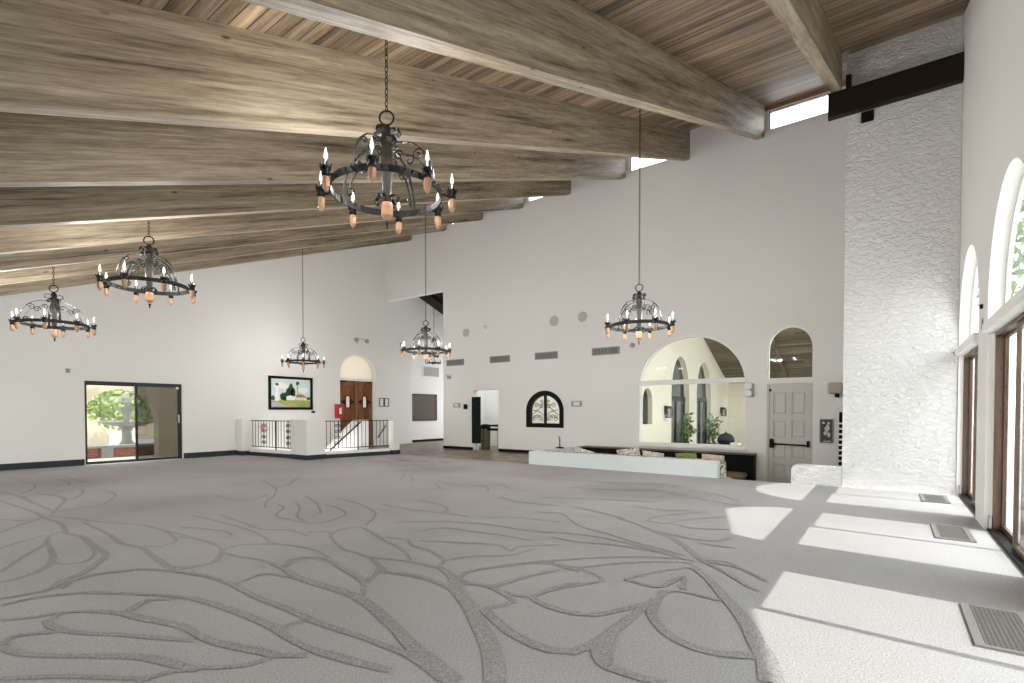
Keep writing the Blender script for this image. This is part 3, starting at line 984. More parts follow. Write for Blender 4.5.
gaps = [(-.85, .80)] + [(BY[k] + .09, BY[k + 1] + .08) for k in range(8)] + [(14.42, 15.78)]
for k, (a, b) in enumerate(gaps):
    if k % 2 == 0:
        o = MB().box(XB + .002, XBO - .002, a - .005, b + .005, 7.825, ceil(XB) - .003).build('wall_upper', M['wall'])
        struct(o, 'white wall patch under the roof between two beams, gap %d from the stucco column' % k, 'wall')
        continue
    zt = ceil(XB + .1) - .01
    mb = MB()
    mb.ring_frame(rect(a, b, 7.832, zt), rect(a + .14, b - .16, 7.845, zt - .13), on_x, XB + .08, XB + .19)
    o = mb.build(wname(), M['trim'])
    struct(o, 'slim clerestory window under the roof, gap %d from the stucco column' % k, 'window')
    MB().box(XB + .07, XB + .12, a + .01, b - .01, zt - .115, zt - .004).build('head_board', M['red_wood'], o)
    mb = MB()
    mb.ring_frame(rect(a + .14, b - .16, 7.845, zt - .13), rect(a + .165, b - .185, 7.86, zt - .155), on_x, XB + .10, XB + .17)
    mb.build('sash', M['grey_plastic'], o)
    MB().box(XB + .135, XB + .142, a + .165, b - .185, 7.86, zt - .155).build('pane', M['glass'], o)

# ---- baseboards
def base(name, mat, x0, x1, y0, y1, z0, z1, lab):
    struct(MB().box(x0, x1, y0, y1, z0, z1, bevel=.006).build(name, mat), lab, 'baseboard')


base('baseboard_left', M['base_dark'], XR, 3.77, YL - .02, YL, .002, .15, 'slate grey baseboard left of the sliding door')
base('baseboard_left_middle', M['base_dark'], 5.95, 7.60, YL - .02, YL, .002, .15, 'slate grey baseboard right of the sliding door')
base('baseboard_far', M['black'], XB - .02, XB, 7.30, 10.24, .002, .10, 'black baseboard under the small iron window')
base('baseboard_far_left', M['black'], XB - .02, XB, 11.34, 12.73, .002, .10, 'black baseboard left of the doorway')

# ---- sliding glass door in the left wall
dr = MB()
dr.ring_frame(rect(3.79, 5.93, .0, 2.07), rect(3.83, 5.89, .03, 2.01), on_y, YL + .06, YL + .18)
door = struct(dr.build('door_1', M['alu']), 'aluminium sliding glass door in the left wall', 'door')
mb = MB().ring_frame(rect(3.83, 4.92, .03, 2.01), rect(3.86, 4.885, .06, 1.97), on_y, YL + .125, YL + .165)
pf = mb.build('panel_frame', M['alu'], door)
MB().box(3.86, 4.885, YL + .142, YL + .148, .06, 1.97).build('pane', M['door_glass'], pf)
mb = MB().ring_frame(rect(4.85, 5.89, .03, 2.01), rect(4.885, 5.845, .06, 1.97), on_y, YL + .075, YL + .115)
pf = mb.build('panel_frame', M['alu'], door)
MB().box(4.885, 5.845, YL + .092, YL + .098, .06, 1.97).build('pane', M['tinted'], pf)
MB().box(5.845, 5.875, YL + .045, YL + .075, 1.0, 1.22, bevel=.008).build('handle', M['white_plastic'], pf)
MB().box(5.80, 5.86, YL + .045, YL + .075, 1.92, 1.99, bevel=.006).build('latch', M['white_plastic'], pf)

# ---- arched entry: two carved leaves under a cream fanlight
mb = MB()
ao, ai = arch(11.0, 12.57, .0, 2.66, 3.43), arch(11.05, 12.52, .0, 2.66, 3.38)
mb.ring_frame(ao, ai, on_y, YL + .10, YL + .24)
mb.box(11.05, 12.52, YL + .09, YL + .22, 2.44, 2.53)
ent = struct(mb.build('door_2', M['trim']), 'arched entry with two carved wooden door leaves in the left wall', 'door')
mb = MB()
mb.slab(arch(11.05, 12.52, 2.53, 2.66, 3.38), [], on_y, YL + .15, YL + .17)
mb.build('fanlight', M['frosted'], ent)
for s, (a, b) in enumerate(((11.06, 11.765), (11.80, 12.51))):
    c = (a + b) / 2
    lf = MB()
    lf.slab(rect(a, b, .01, 2.44), [arch(c - .085, c + .085, 1.46, 1.80, 1.885, 10)], on_y, YL + .13, YL + .18)
    for k in range(5):
        xx = a + (b - a) * k / 5
        if k:
            if not (c - .11 < xx < c + .11):
                lf.box(xx - .006, xx + .006, YL + .122, YL + .131, .03, 2.42)
            else:
                lf.box(xx - .006, xx + .006, YL + .122, YL + .131, .03, 1.40)
                lf.box(xx - .006, xx + .006, YL + .122, YL + .131, 1.95, 2.42)
    lf.box(a, b, YL + .118, YL + .131, 2.22, 2.40, bevel=.01)
    lf.box(a, b, YL + .118, YL + .131, .04, .26, bevel=.01)
    leaf = lf.build('door_leaf', M['door_wood'], ent)
    MB().slab(arch(c - .085, c + .085, 1.46, 1.80, 1.885, 10), [], on_y, YL + .15, YL + .16).build('pane', M['frosted'], leaf)
    mb = MB().ring_frame(arch(c - .115, c + .115, 1.43, 1.80, 1.92, 10), arch(c - .085, c + .085, 1.46, 1.80, 1.885, 10), on_y, YL + .11, YL + .131)
    for sx in (-1, 1):
        for dx, dz in ((.19, 0), (.145, .05), (.145, -.05), (.24, 0)):
            mb.lathe([(.045, -.012), (.04, -.018), (.001, -.022)], (c + sx * dx, YL + .132, 1.66 + dz), 10, axis='Y')
    mb.build('clover_trim', M['girder'], leaf)
    MB().box(a + .04 if s == 0 else b - .28, a + .28 if s == 0 else b - .04, YL + .075, YL + .118, 2.385, 2.435, bevel=.008).build('door_closer', M['black'], leaf)
MB().lathe([(.03, -.05), (.035, -.03), (.02, 0)], (11.84, YL + .125, 1.05), 10, axis='Y').build('door_knob', M['bronze'], ent)

# ---- white panelled door and the arched light above it
mb = MB()
mb.ring_frame(rect(1.36, 2.29, PIT + .01, 1.96), rect(1.40, 2.25, PIT + .01, 1.92), on_x, XB + .02, XB + .16)
wd = struct(mb.build('door_3', M['door_paint']), 'cream panelled door with a black panic bar beside the stucco column', 'door')
mb = MB()
ph, ww = [], (2.25 - 1.40)
zs = [-.34, .02, .10, .50, .58, .98, 1.06, 1.42, 1.50, 1.80]
pan = []
for a, b in ((1.50, 1.78), (1.88, 2.16)):
    for zz in ((-.28, .10), (.22, .58), (.70, 1.12), (1.24, 1.76)):
        pan.append(rect(a, b, *zz))
mb.slab(rect(1.405, 2.245, PIT + .015, 1.915), pan, on_x, XB + .05, XB + .09)
mb.box(XB + .085, XB + .10, 1.42, 2.23, PIT + .03, 1.90)
for p in pan:
    a0, z0, a1, z1 = p[0][0], p[0][1], p[2][0], p[2][1]
    mb.box(XB + .062, XB + .088, a0 + .035, a1 - .035, z0 + .035, z1 - .035, bevel=.02)
leaf = mb.build('door_leaf', M['door_paint'], wd)
mb = MB()
mb.tube([(XB - .03, 1.43, .545), (XB - .03, 2.20, .565)], .018)
mb.box(XB - .06, XB + .05, 2.14, 2.22, .47, .68, bevel=.01)
mb.box(XB - .045, XB + .05, 1.42, 1.47, .51, .65, bevel=.008)
mb.build('panic_bar', M['black'], leaf)
MB().box(XB + .02, XB + .05, 2.21, 2.25, 1.78, 1.84).build('hinge', M['black'], leaf)
mb = MB().ring_frame(arch(1.36, 2.29, 2.06, 2.76, 3.27), arch(1.385, 2.265, 2.085, 2.76, 3.245), on_x, XB + .06, XB + .18)
o = struct(mb.build(wname(), M['trim']), 'arched window above the cream panelled door', 'window')
MB().slab(arch(1.385, 2.265, 2.085, 2.76, 3.245), [], on_x, XB + .12, XB + .126).build('pane', M['window_glass'], o)

# ---- big arched window
mb = MB().ring_frame(W1, arch(2.78, 5.42, .49, 2.0, 3.215, 28), on_x, XB + .03, XB + .20)
mb.box(XB - .01, XB + .20, 2.76, 5.44, 2.02, 2.13)
o = struct(mb.build('window_1', M['trim']), 'big arched window with a white mullion over the seating pit', 'window')
MB().box(XB - .07, XB + .03, 2.74, 5.47, .38, .45, bevel=.008).build('sill', M['trim'], o)
MB().box(XB + .11, XB + .116, 2.78, 5.42, .49, 2.02).build('pane', M['window_glass'], o)
MB().slab(arch(2.78, 5.42, 2.13, 2.14, 3.215, 28), [], on_x, XB + .11, XB + .116).build('pane', M['window_glass'], o)

# ---- small arched iron window
mb = MB().ring_frame(arch(7.78, 9.14, .82, 1.33, 1.95), arch(7.93, 8.99, .95, 1.33, 1.80), on_x, XB - .01, XB + .12)
mb.box(XB + .0, XB + .11, 8.44, 8.48, .95, 1.80)
o = struct(mb.build(wname(), M['black']), 'small black arched window with iron scrollwork', 'window')
MB().slab(arch(7.93, 8.99, .95, 1.33, 1.80), [], on_x, XB + .08, XB + .086).build('pane', M['window_glass'], o)
mb = MB()
E2, E3 = (0, 1, 0), (0, 0, 1)
for s in (-1, 1):
    ex = (0, s, 0)
    for (cy, cz, r0, t0, t1) in ((.17, 1.10, .10, 0, 9), (.37, 1.10, .10, 3.1, -6), (.14, 1.47, .08, 0, 8.5), (.31, 1.50, .08, 3.1, -5.5), (.12, 1.62, .05, 0, 7)):
        mb.tube(spiral((XB + .03, 8.46 + s * cy, cz), ex, E3, r0, .018, t0, t1, 26), .0095, 5)
    mb.tube([(XB + .03, 8.46 + s * .03, 1.18), (XB + .03, 8.46 + s * .20, 1.30), (XB + .03, 8.46 + s * .45, 1.36)], .0095, 5)
    mb.tube([(XB + .03, 8.46 + s * .03, 1.00), (XB + .03, 8.46 + s * .27, 1.22), (XB + .03, 8.46 + s * .47, 1.08)], .0095, 5)
    mb.tube([(XB + .03, 8.46 + s * .03, 1.60), (XB + .03, 8.46 + s * .22, 1.40), (XB + .03, 8.46 + s * .48, 1.20)], .0095, 5)
mb.build('iron_scrollwork', M['iron'], o)

# ---- arched glass doors of the right wall
far = ['nearest the stucco column', 'second from the stucco column', 'third from the stucco column', 'fourth from the stucco column', 'fifth from the stucco column']
for i, c in enumerate(BAYS):
    a, b = c - HW, c + HW
    mb = MB()
    cw = .025 if i == 0 else .055
    jw = .02 if i == 0 else .04
    mb.box(a, a + .055, YR - .05, YRO + .0, 0.0, 2.18, bevel=.008)
    mb.box(b - cw, b, YR - .05, YRO + .0, 0.0, 2.18, bevel=.008)
    mb.box(a, b, YR + .0 + .045, YRO + .02, 2.18, 2.29, bevel=.008)
    o = struct(mb.build('door_%d' % (4 + i), M['trim']), 'arched glass door of the right wall, ' + far[i], 'door')
    mb = MB()
    for xx, w_ in ((a + .055, .04), (b - cw - jw, jw)):
        mb.box(xx, xx + w_, YR - .06, YRO + .03, 0.03, 2.18)
    mb.box(a + .055, b - cw, YR - .06, YRO + .03, 2.14, 2.18)
    mb.build('jamb', M['brown_wood'], o)
    MB().box(a, b, YR - .03, YRO - .01, 0.0, .03).build('threshold', M['black'], o)
    for x0_, x1_, yy in ((a + .095, c + .03, YRO + .07), (c - .03, b - cw - jw, YRO + .02)):
        mb = MB().ring_frame(rect(x0_, x1_, .03, 2.14), rect(x0_ + (.06 if x1_ > c + .1 else .025), x1_ - (.025 if x1_ > c + .1 else .06), .08, 2.11), on_y, yy, yy + .03)
        pf = mb.build('panel_frame', M['brown_wood'], o)
        MB().box(x0_ + .02, x1_ - .02, yy + .012, yy + .018, .07, 2.12).build('pane', M['glass'], pf)
    mb = MB()
    for xx in (a - .0, b - .10):
        mb.box(xx, xx + .10, YR - .052, YR - .03, .0, .16)
    mb.build('plinth_block', M['grey_plastic'], o)
    mb = MB().ring_frame(arch(a + .002, b - .002, 2.29, 2.47, 3.598, 28), arch(a + .04, b - .04, 2.325, 2.47, 3.56, 28), on_y, YRO + .005, YRO + .045)
    o = struct(mb.build(wname(), M['trim']), 'arched light over the glass door, ' + far[i], 'window')
    MB().slab(arch(a + .04, b - .04, 2.325, 2.47, 3.56, 28), [], on_y, YRO + .02, YRO + .026).build('pane', M['glass'], o)

# ---- side corridor beyond the left end of the far wall
mb = MB()
mb.slab(rect(14.42, 18.2, -.05, 6.6), [], on_y, 16.2, 16.4)
struct(mb.build('wall_corridor', M['wall']), 'white corridor wall seen through the tall opening', 'wall')
mb = MB()
mb.slab(rect(12.5, 16.2, -.05, 6.0), [rect(12.9, 15.9, .3, 4.2)], on_x, 18.2, 18.4)  # hidden opening added to brighten the corridor
struct(mb.build('wall_corridor_end', M['wall']), 'unseen corridor end wall with a tall opening added for light', 'wall')
sky_portal('daylight_corridor', (18.42, 14.4, 2.25), (-1, 0, 0), 3.9, 3.0)
mb = MB()
mb.slab(rect(XBO, 18.2, -.05, 6.6), [], on_y, 12.52, 12.72)
struct(mb.build('wall_corridor_right', M['wall']), 'right hand corridor wall behind the far wall', 'wall')
mb = MB()
vs = [(x, y, 6.21 - .36 * (x - 15.13) + dz) for x in (XBO - .01, 18.4) for y in (12.52, 16.4) for dz in (0, .15)]
mb.add(vs, [(0, 2, 6, 4), (1, 5, 7, 3), (0, 4, 5, 1), (2, 3, 7, 6), (0, 1, 3, 2), (4, 6, 7, 5)])
struct(mb.build('ceiling_corridor', M['girder']), 'dark sloping corridor ceiling', 'ceiling')
for k, y in enumerate((13.3, 14.3, 15.3)):
    mb = MB()
    vs = [(x, yy, 6.20 - .36 * (x - 15.13) + dz) for x in (XBO, 18.2) for yy in (y, y + .10) for dz in (-.16, 0)]
    mb.add(vs, [(0, 2, 6, 4), (1, 5, 7, 3), (0, 4, 5, 1), (2, 3, 7, 6), (0, 1, 3, 2), (4, 6, 7, 5)])
    tag(mb.build('corridor_joist', M['girder']), 'dark joist under the corridor ceiling, %s' % ('nearest the doorway side', 'middle of three', 'nearest the far corridor wall')[k], 'joist', 'corridor joists')
base('baseboard_corridor', M['black'], 14.44, 17.5, 16.18, 16.20, .0, .10, 'black baseboard of the corridor wall')
# ---- small room behind the doorway
mb = MB()
mb.slab(rect(9.7, 12.5, -.05, 3.0), [], on_x, 15.2, 15.3)
struct(mb.build('wall_service', M['wall']), 'white wall seen through the far doorway', 'wall')
mb = MB()
mb.slab(rect(XBO, 15.2, -.05, 3.0), [], on_y, 9.6, 9.7)
struct(mb.build('wall_service_right', M['wall']), 'side wall of the room behind the far doorway', 'wall')
# ---------------------------------------------------------------- chandeliers
CANDLE_FILL = 155.0  # power of the fill light added at each chandelier


def make_chandelier(loc, label, rot, power=1.0):
    t = thing('chandelier', label, 'chandelier', loc, 'wrought iron ring chandeliers')
    P = lambda mb, name, mat, par=t: mb.build(name, mat, par)
    o = Vector(loc)

    def w(p):
        return o + Vector(p)
    R1 = .46
    mb = MB()
    n = 40
    vs, fs = [], []
    for j in range(n):
        a = 2 * math.pi * j / n
        for r, z in ((R1, -.025), (R1 + .010, -.025), (R1 + .010, .03), (R1, .03)):
            vs.append(w((r * math.cos(a), r * math.sin(a), z)))
    for j in range(n):
        for q in range(4):
            fs.append((j * 4 + q, j * 4 + (q + 1) % 4, ((j + 1) % n) * 4 + (q + 1) % 4, ((j + 1) % n) * 4 + q))
    mb.add(vs, fs)
    for j in range(48):
        a = 2 * math.pi * j / 48
        mb.lathe([(.009, -.004), (.009, .004)], tuple(w(((R1 + .012) * math.cos(a), (R1 + .012) * math.sin(a), .022))), 4)
    P(mb, 'ring', M['iron'])
    mb = MB()
    mb.lathe([(.028, -.10), (.040, -.07), (.034, -.02), (.040, .05), (.052, .22), (.050, .33), (.040, .42), (.05, .46), (.038, .50), (.042, .545), (.02, .57)], tuple(o), 12)
    P(mb, 'shaft', M['bronze'])
    mb = MB()
    mb.lathe([(.018, -.235), (.050, -.195), (.054, -.12), (.045, -.085)], tuple(o), 6, smooth=False)
    pd = P(mb, 'pendant_lantern', M['amber'])
    mb = MB()
    mb.lathe([(.001, -.31), (.008, -.30), (.010, -.27), (.022, -.245)], tuple(o), 8)
    mb.build('finial', M['iron'], pd)
    for k in range(4):
        a = rot + k * math.pi / 2
        d, s = Vector((math.cos(a), math.sin(a), 0)), Vector((-math.sin(a), math.cos(a), 0))
        mb = MB()
        prof = [(.455, -.01), (.45, .10), (.42, .20), (.365, .29), (.285, .36), (.19, .40), (.10, .405), (.045, .385)]
        mb.strap([w(d * r + Vector((0, 0, z))) for r, z in prof], s, .022, .008)
        st = P(mb, 'arch_strap', M['iron'])
        mb = MB()
        inner = [(.40, .03), (.375, .13), (.325, .215), (.25, .275), (.17, .30)]
        mb.strap([w(d * r + Vector((0, 0, z))) for r, z in inner], s, .016, .006)
        e3 = Vector((0, 0, 1))
        for (r, z, r0, t0, t1) in ((.30, .275, .055, 0, 8.5), (.225, .24, .05, 3.1, -5.2), (.115, .30, .045, 0, 8), (.375, .06, .04, 3.1, -4.6)):
            mb.tube(spiral(w(d * r + e3 * z), d, e3, r0, .012, t0, t1, 20), .0075, 5)
        mb.build('scroll', M['iron'], st)
        # curled leaves near the top and by the pendant
        mb = MB()
        for da in (0, math.pi / 4):
            d2 = Vector((math.cos(a + da), math.sin(a + da), 0))
            s2 = Vector((-math.sin(a + da), math.cos(a + da), 0))
            pr = [(.035, .50), (.07, .53), (.115, .52), (.13, .48), (.105, .455), (.088, .475)] if not da else [(.035, .44), (.075, .455), (.10, .43), (.09, .40), (.072, .415)]
            mb.strap([w(d2 * r + Vector((0, 0, z))) for r, z in pr], s2, .042, .008)
            P(mb, 'leaf_curl', M['iron'])
            mb = MB()
        pr = [(.035, -.03), (.08, -.02), (.115, -.05), (.105, -.09), (.08, -.08)]
        mb.strap([w(d * r + Vector((0, 0, z))) for r, z in pr], s, .03, .008)
        P(mb, 'leaf_curl', M['iron'])
    mb = MB()
    va = math.atan2(loc[1], loc[0]) + 1.35
    mb.tube([w((.06 * math.cos(x) * math.cos(va), .06 * math.cos(x) * math.sin(va), .635 + .06 * math.sin(x))) for x in [i * 2 * math.pi / 20 for i in range(20)]], .009, 6, closed=True)
    P(mb, 'hanging_ring', M['iron'])
    top = ceil(loc[0]) - loc[2]
    mb = MB()
    z, k = .685, 0
    while z < top - .05:
        e = Vector((math.cos(rot + (k % 2) * 1.57), math.sin(rot + (k % 2) * 1.57), 0))
        mb.tube([w(e * (.013 * math.cos(x)) + Vector((0, 0, z + .030 * (1 + math.sin(x)) - .004))) for x in [i * math.pi / 4 for i in range(8)]], .0042, 4, closed=True)
        z += .048
        k += 1
    P(mb, 'chain', M['bronze'])
    mb = MB().lathe([(.012, top - .06), (.05, top - .035), (.06, top - .004)], tuple(o), 12)
    P(mb, 'ceiling_canopy', M['iron'])
    ld = bpy.data.lights.new('candle_fill_light', 'POINT')
    ld.energy = CANDLE_FILL * power / 8
    ld.color = (1.0, 0.985, 0.96)
    ld.shadow_soft_size = .02
    for k in range(8):
        a = rot + .39 + k * math.pi / 4
        d = Vector((math.cos(a), math.sin(a), 0))
        c = w(d * .555)
        mb = MB()
        mb.tube([w(d * .47), w(d * .52 + Vector((0, 0, -.015))), c], .010, 6)
        mb.lathe([(.030, -.045), (.036, -.02), (.022, -.005), (.034, .02), (.037, .035), (.022, .042), (.019, .085), (.001, .087)], tuple(c), 10)
        for q in range(6):
            x = q * math.pi / 3
            mb.tube([c + Vector((.03 * math.cos(x), .03 * math.sin(x), .0)), c + Vector((.042 * math.cos(x), .042 * math.sin(x), .022)), c + Vector((.047 * math.cos(x), .047 * math.sin(x), .048))], .006, 4)
        h = P(mb, 'candle_holder', M['iron'])
        MB().lathe([(.001, -.165), (.012, -.155), (.030, -.125), (.032, -.055), (.024, -.043)], tuple(c), 6, smooth=False).build('lantern', M['amber'], h)
        MB().lathe([(.011, .085), (.016, .105), (.013, .13), (.005, .16), (.001, .175)], tuple(c), 10).build('bulb', M['bulb'], h)
        lo = bpy.data.objects.new('candle_fill_light', ld)        # added fill light above the unlit candle bulb, brightens the hall
        COL.objects.link(lo)
        lo.parent = t
        lo.location = (d.x * .555, d.y * .555, .235)
    return t


first = make_chandelier((2.90, 3.48, 3.19), 'large wrought iron chandelier with amber lanterns, nearest the camera', .29, .45)
for args in (((2.74, 8.35, 3.07), 'iron ring chandelier with amber lanterns hanging low before the left roof beams', .37, .62),
                      ((2.46, 11.95, 2.86), 'dark iron chandelier hanging furthest left, up and left of the sliding door', -.03, .62),
                      ((8.25, 13.6, 2.74), 'small looking iron chandelier hanging above the framed landscape painting', -.15, .5),
                      ((8.28, 8.60, 2.71), 'iron chandelier on a long chain in front of the tall corridor opening', .15),
                      ((8.07, 3.35, 2.73), 'iron chandelier on a long chain in front of the big arched window', -.33)):
    make_chandelier(*args)

t = thing('corridor_chandelier', 'small two-tier iron chandelier hanging inside the side corridor', 'chandelier', (14.9, 15.0, 3.35))
o = Vector((14.9, 15.0, 3.35))
for r, z in ((.24, -.05), (.16, .22)):
    mb = MB()
    mb.tube([o + Vector((r * math.cos(a), r * math.sin(a), z)) for a in [i * 2 * math.pi / 24 for i in range(24)]], .016, 6, closed=True)
    mb.tube([o + Vector((-r, 0, z)), o + Vector((r, 0, z))], .009, 5)
    mb.tube([o + Vector((0, -r, z)), o + Vector((0, r, z))], .009, 5)
    mb.build('tier_ring', M['iron'], t)
    for k in range(6):
        a = k * math.pi / 3
        c = o + Vector(((r + .02) * math.cos(a), (r + .02) * math.sin(a), z))
        MB().lathe([(.012, -.05), (.028, -.01), (.028, .02), (.012, .03), (.012, .08), (.001, .12)], tuple(c), 8).build('candle', M['bronze'], t)
MB().lathe([(.012, -.12), (.02, 0), (.014, .25), (.02, .36), (.005, .42)], tuple(o), 8).build('shaft', M['iron'], t)
MB().tube([o + Vector((0, 0, .40)), o + Vector((0, 0, 6.28 - 3.35))], .010, 6).build('chain', M['iron'], t)

# ---------------------------------------------------------------- stair landing: posts, curbs, railings
def post(name, x0, x1, y0, y1, top, lab, z0=0.0):
    t = thing(name, lab, 'post', ((x0 + x1) / 2, (y0 + y1) / 2, z0), 'white railing posts')
    MB().box(x0, x1, y0, y1, z0, top, bevel=.012).build('shaft', M['wall'], t)
    mb = MB()
    mb.box(x0 - .012, x1 + .012, y0 - .012, y1 + .012, z0 + .001, z0 + .13, bevel=.004)
    mb.build('base_band', M['base_dark'], t)


post('railing_post', 7.70, 8.27, 12.57, 13.35, 1.09, 'broad white corner post between the two iron railings')
post('railing_post', 10.30, 10.56, 12.13, 12.33, 1.03, 'white end post beside the brown tile floor')
post('railing_post', 7.38, 7.64, 15.47, 15.797, 1.08, 'white half post against the left wall where the railing starts')


def curb(p, q, w, lab):
    p, q = Vector(p), Vector(q)
    d = (q - p).normalized()
    s = Vector((-d.y, d.x, 0)) * w / 2
    t = thing('curb', lab, 'curb', tuple((p + q) / 2), 'curbs under the railings')

    def prism(e, z0, z1):
        ss = s * e
        vs = [p - ss, q - ss, q + ss, p + ss]
        return MB().add([v + Vector((0, 0, z0)) for v in vs] + [v + Vector((0, 0, z1)) for v in vs],
                        [(3, 2, 1, 0), (4, 5, 6, 7), (0, 1, 5, 4), (1, 2, 6, 5), (2, 3, 7, 6), (3, 0, 4, 7)])
    prism(1, 0, .19).build('kerb', M['wall'], t)
    prism(1.16, .001, .11).build('base_band', M['base_dark'], t)


curb((7.84, 13.37, 0), (7.655, 15.45, 0), .15, 'low white curb under the railing that meets the left wall')
curb((8.30, 12.68, 0), (10.27, 12.29, 0), .15, 'low white curb under the railing facing the wooden door')


def railing(p, q, lab, scrolls, nb, mids):
    p, q = Vector(p), Vector(q)
    d = (q - p)
    L = d.length
    d.normalize()
    t = thing('iron_railing', lab, 'railing', tuple((p + q) / 2), 'black iron railings')
    up = Vector((0, 0, 1))
    mb = MB()
    mb.strap([p + up * 1.04, q + up * 1.04], d.cross(up), .035, .022)
    mb.build('top_rail', M['iron'], t)
    mb = MB()
    mb.strap([p + up * .27, q + up * .27], d.cross(up), .03, .02)
    mb.build('bottom_rail', M['iron'], t)
    for i in range(nb):
        k = (i + .5) / nb
        if any(abs(k - m) < .018 for m in mids):
            continue
        MB().tube([p + d * L * k + up * .27, p + d * L * k + up * 1.04], .0085, 5).build('baluster', M['iron'], t)
    for m in mids:
        MB().tube([p + d * L * m + up * .192, p + d * L * m + up * 1.04], .018, 6).build('railing_upright', M['iron'], t)
    for c in scrolls:
        mb = MB()
        b = p + d * L * c
        mb.tube([b + up * .28, b + up * 1.03], .012, 5)
        for z in (.40, .56, .74, .90):
            for s in (-1, 1):
                mb.tube(spiral(b + d * (s * .055) + up * z, d * s, up, .055, .012, 3.14, -4.5, 18), .009, 5)
        mb.build('scroll_panel', M['iron'], t)
    return t


railing((7.66, 15.45, 0), (7.84, 13.38, 0), 'black iron railing with scroll panels running out from the left wall', (.30, .86), 15, (.585,))
railing((8.31, 12.68, 0), (10.27, 12.29, 0), 'black iron railing with a scroll panel in front of the wooden door', (.20,), 17, (.50,))

mb = MB()
rp2 = random.Random(9)
foliage(mb, (7.655, 14.72, .84), (.02, .20, .09), 30, .10, rp2)
tag(mb.build('ribbon', plain('pink_ribbon', (.62, .22, .25), .6), recalc=False), 'pink ribbon bow tied to the railing next to the left wall', 'ribbon')

# stairs going down along the left wall, with a sloping half wall
mb = MB()
for k in range(5):
    mb.box(9.9 - .30 * (k + 1), 9.9 - .30 * k, 13.62, YL, -.9, -.17 * (k + 1))
mb.box(9.9, 10.30, 12.9, YL, -.12, -.002)
mb.box(8.0, 8.40, 12.9, YL, -.95, -.9)
struct(mb.build('floor_stairs', M['tile']), 'steps going down behind the railing along the left wall', 'steps')
mb = MB()
mb.slab([(8.40, -.9), (8.40, -.14), (9.93, 1.04), (10.42, 1.04), (10.42, -.1), (9.9, -.1), (9.9, -.9)], [], on_y, 13.46, 13.60)
tag(mb.build('stair_half_wall', M['wall']), 'white half wall with sloping top beside the stairs', 'half wall')
t = thing('stair_handrail', 'sloping black handrail on the white stair half wall', 'handrail', (9.3, 13.35, .1))
MB().tube([(8.95, 13.38, .15), (10.05, 13.38, .98)], .024, 8).build('rail', M['iron'], t)
MB().tube([(9.2, 13.38, .335), (9.2, 13.46, .30)], .010, 6).build('bracket', M['iron'], t)
MB().tube([(9.9, 13.38, .865), (9.9, 13.46, .83)], .010, 6).build('bracket', M['iron'], t)
t = thing('wall_handrail', 'short black handrail on the left wall right of the wooden door', 'handrail', (12.75, 15.75, .4))
MB().tube([(12.60, 15.72, .30), (13.0, 15.72, .78)], .022, 8).build('rail', M['iron'], t)
MB().tube([(12.7, 15.72, .42), (12.7, 15.80, .40)], .010, 6).build('bracket', M['iron'], t)
MB().tube([(12.93, 15.72, .69), (12.93, 15.80, .67)], .010, 6).build('bracket', M['iron'], t)

# ---------------------------------------------------------------- things on the left wall
t = thing('landscape_painting', 'black framed landscape painting on the left wall', 'painting', (9.13, YL, 1.9))
mb = MB().ring_frame(rect(8.37, 9.90, 1.37, 2.45), rect(8.45, 9.82, 1.45, 2.37), on_y, YL - .045, YL - .002)
mb.build('picture_frame', M['black'], t)
pc = {k: plain('painting_' + k, c, .6, vary=v) for k, c, v in (('sky', (.62, .74, .72), .12), ('cloud', (.85, .85, .80), .05), ('lawn', (.33, .42, .10), .35), ('road', (.48, .50, .55), .1),
      ('trees', (.045, .09, .035), .5), ('tower', (.85, .85, .84), .05), ('roof', (.42, .20, .10), .2), ('house', (.75, .66, .50), .1), ('earth', (.52, .38, .24), .3))}
names = list(pc)
mb = MB()


def pq(pts, key, lay):
    y = YL - .012 - lay * .0008
    mb.add([(8.45 + a * 1.37, y, 1.45 + b * .92) for a, b in pts], [tuple(range(len(pts)))], names.index(key))


def blob(cx, cy, rx, ry, key, lay, n=12, sd=1):
    r = random.Random(sd)
    pq([(cx + rx * math.cos(i * 2 * math.pi / n) * r.uniform(.8, 1.1), cy + ry * math.sin(i * 2 * math.pi / n) * r.uniform(.8, 1.1)) for i in range(n)], key, lay)


pq([(0, 0), (1, 0), (1, 1), (0, 1)], 'sky', 0)
blob(.25, .75, .2, .12, 'cloud', 1, sd=4)
blob(.82, .62, .15, .1, 'cloud', 1, sd=5)
pq([(0, 0), (1, 0), (1, .24), (.6, .30), (.3, .28), (0, .22)], 'lawn', 1)
pq([(0, 0), (.45, 0), (.2, .16), (0, .20)], 'road', 2)
pq([(.42, 0), (.72, .02), (.62, .12), (.5, .16), (.40, .08)], 'earth', 2)
pq([(.09, .22), (.20, .22), (.18, .74), (.12, .74)], 'tower', 2)
blob(.15, .80, .05, .05, 'trees', 3, sd=8)
for cx, cy, rx, ry, sd in ((.28, .38, .06, .14, 1), (.36, .42, .06, .12, 2), (.43, .52, .06, .18, 3), (.50, .62, .07, .24, 4), (.55, .50, .06, .2, 5), (.05, .32, .05, .09, 6), (.95, .32, .06, .06, 7), (.33, .30, .08, .07, 9)):
    blob(cx, cy, rx, ry, 'trees', 3, sd=sd)
pq([(.655, .30), (.665, .30), (.67, .82), (.66, .82)], 'trees', 3)
blob(.665, .86, .05, .07, 'trees', 4, sd=11)
pq([(.38, .26), (.60, .25), (.60, .38), (.47, .42), (.38, .38)], 'tower', 4)
pq([(.62, .26), (.90, .25), (.90, .36), (.62, .36)], 'house', 4)
pq([(.60, .36), (.93, .35), (.80, .46), (.66, .48)], 'roof', 5)
mb.build('canvas', [pc[k] for k in names], t, recalc=False)
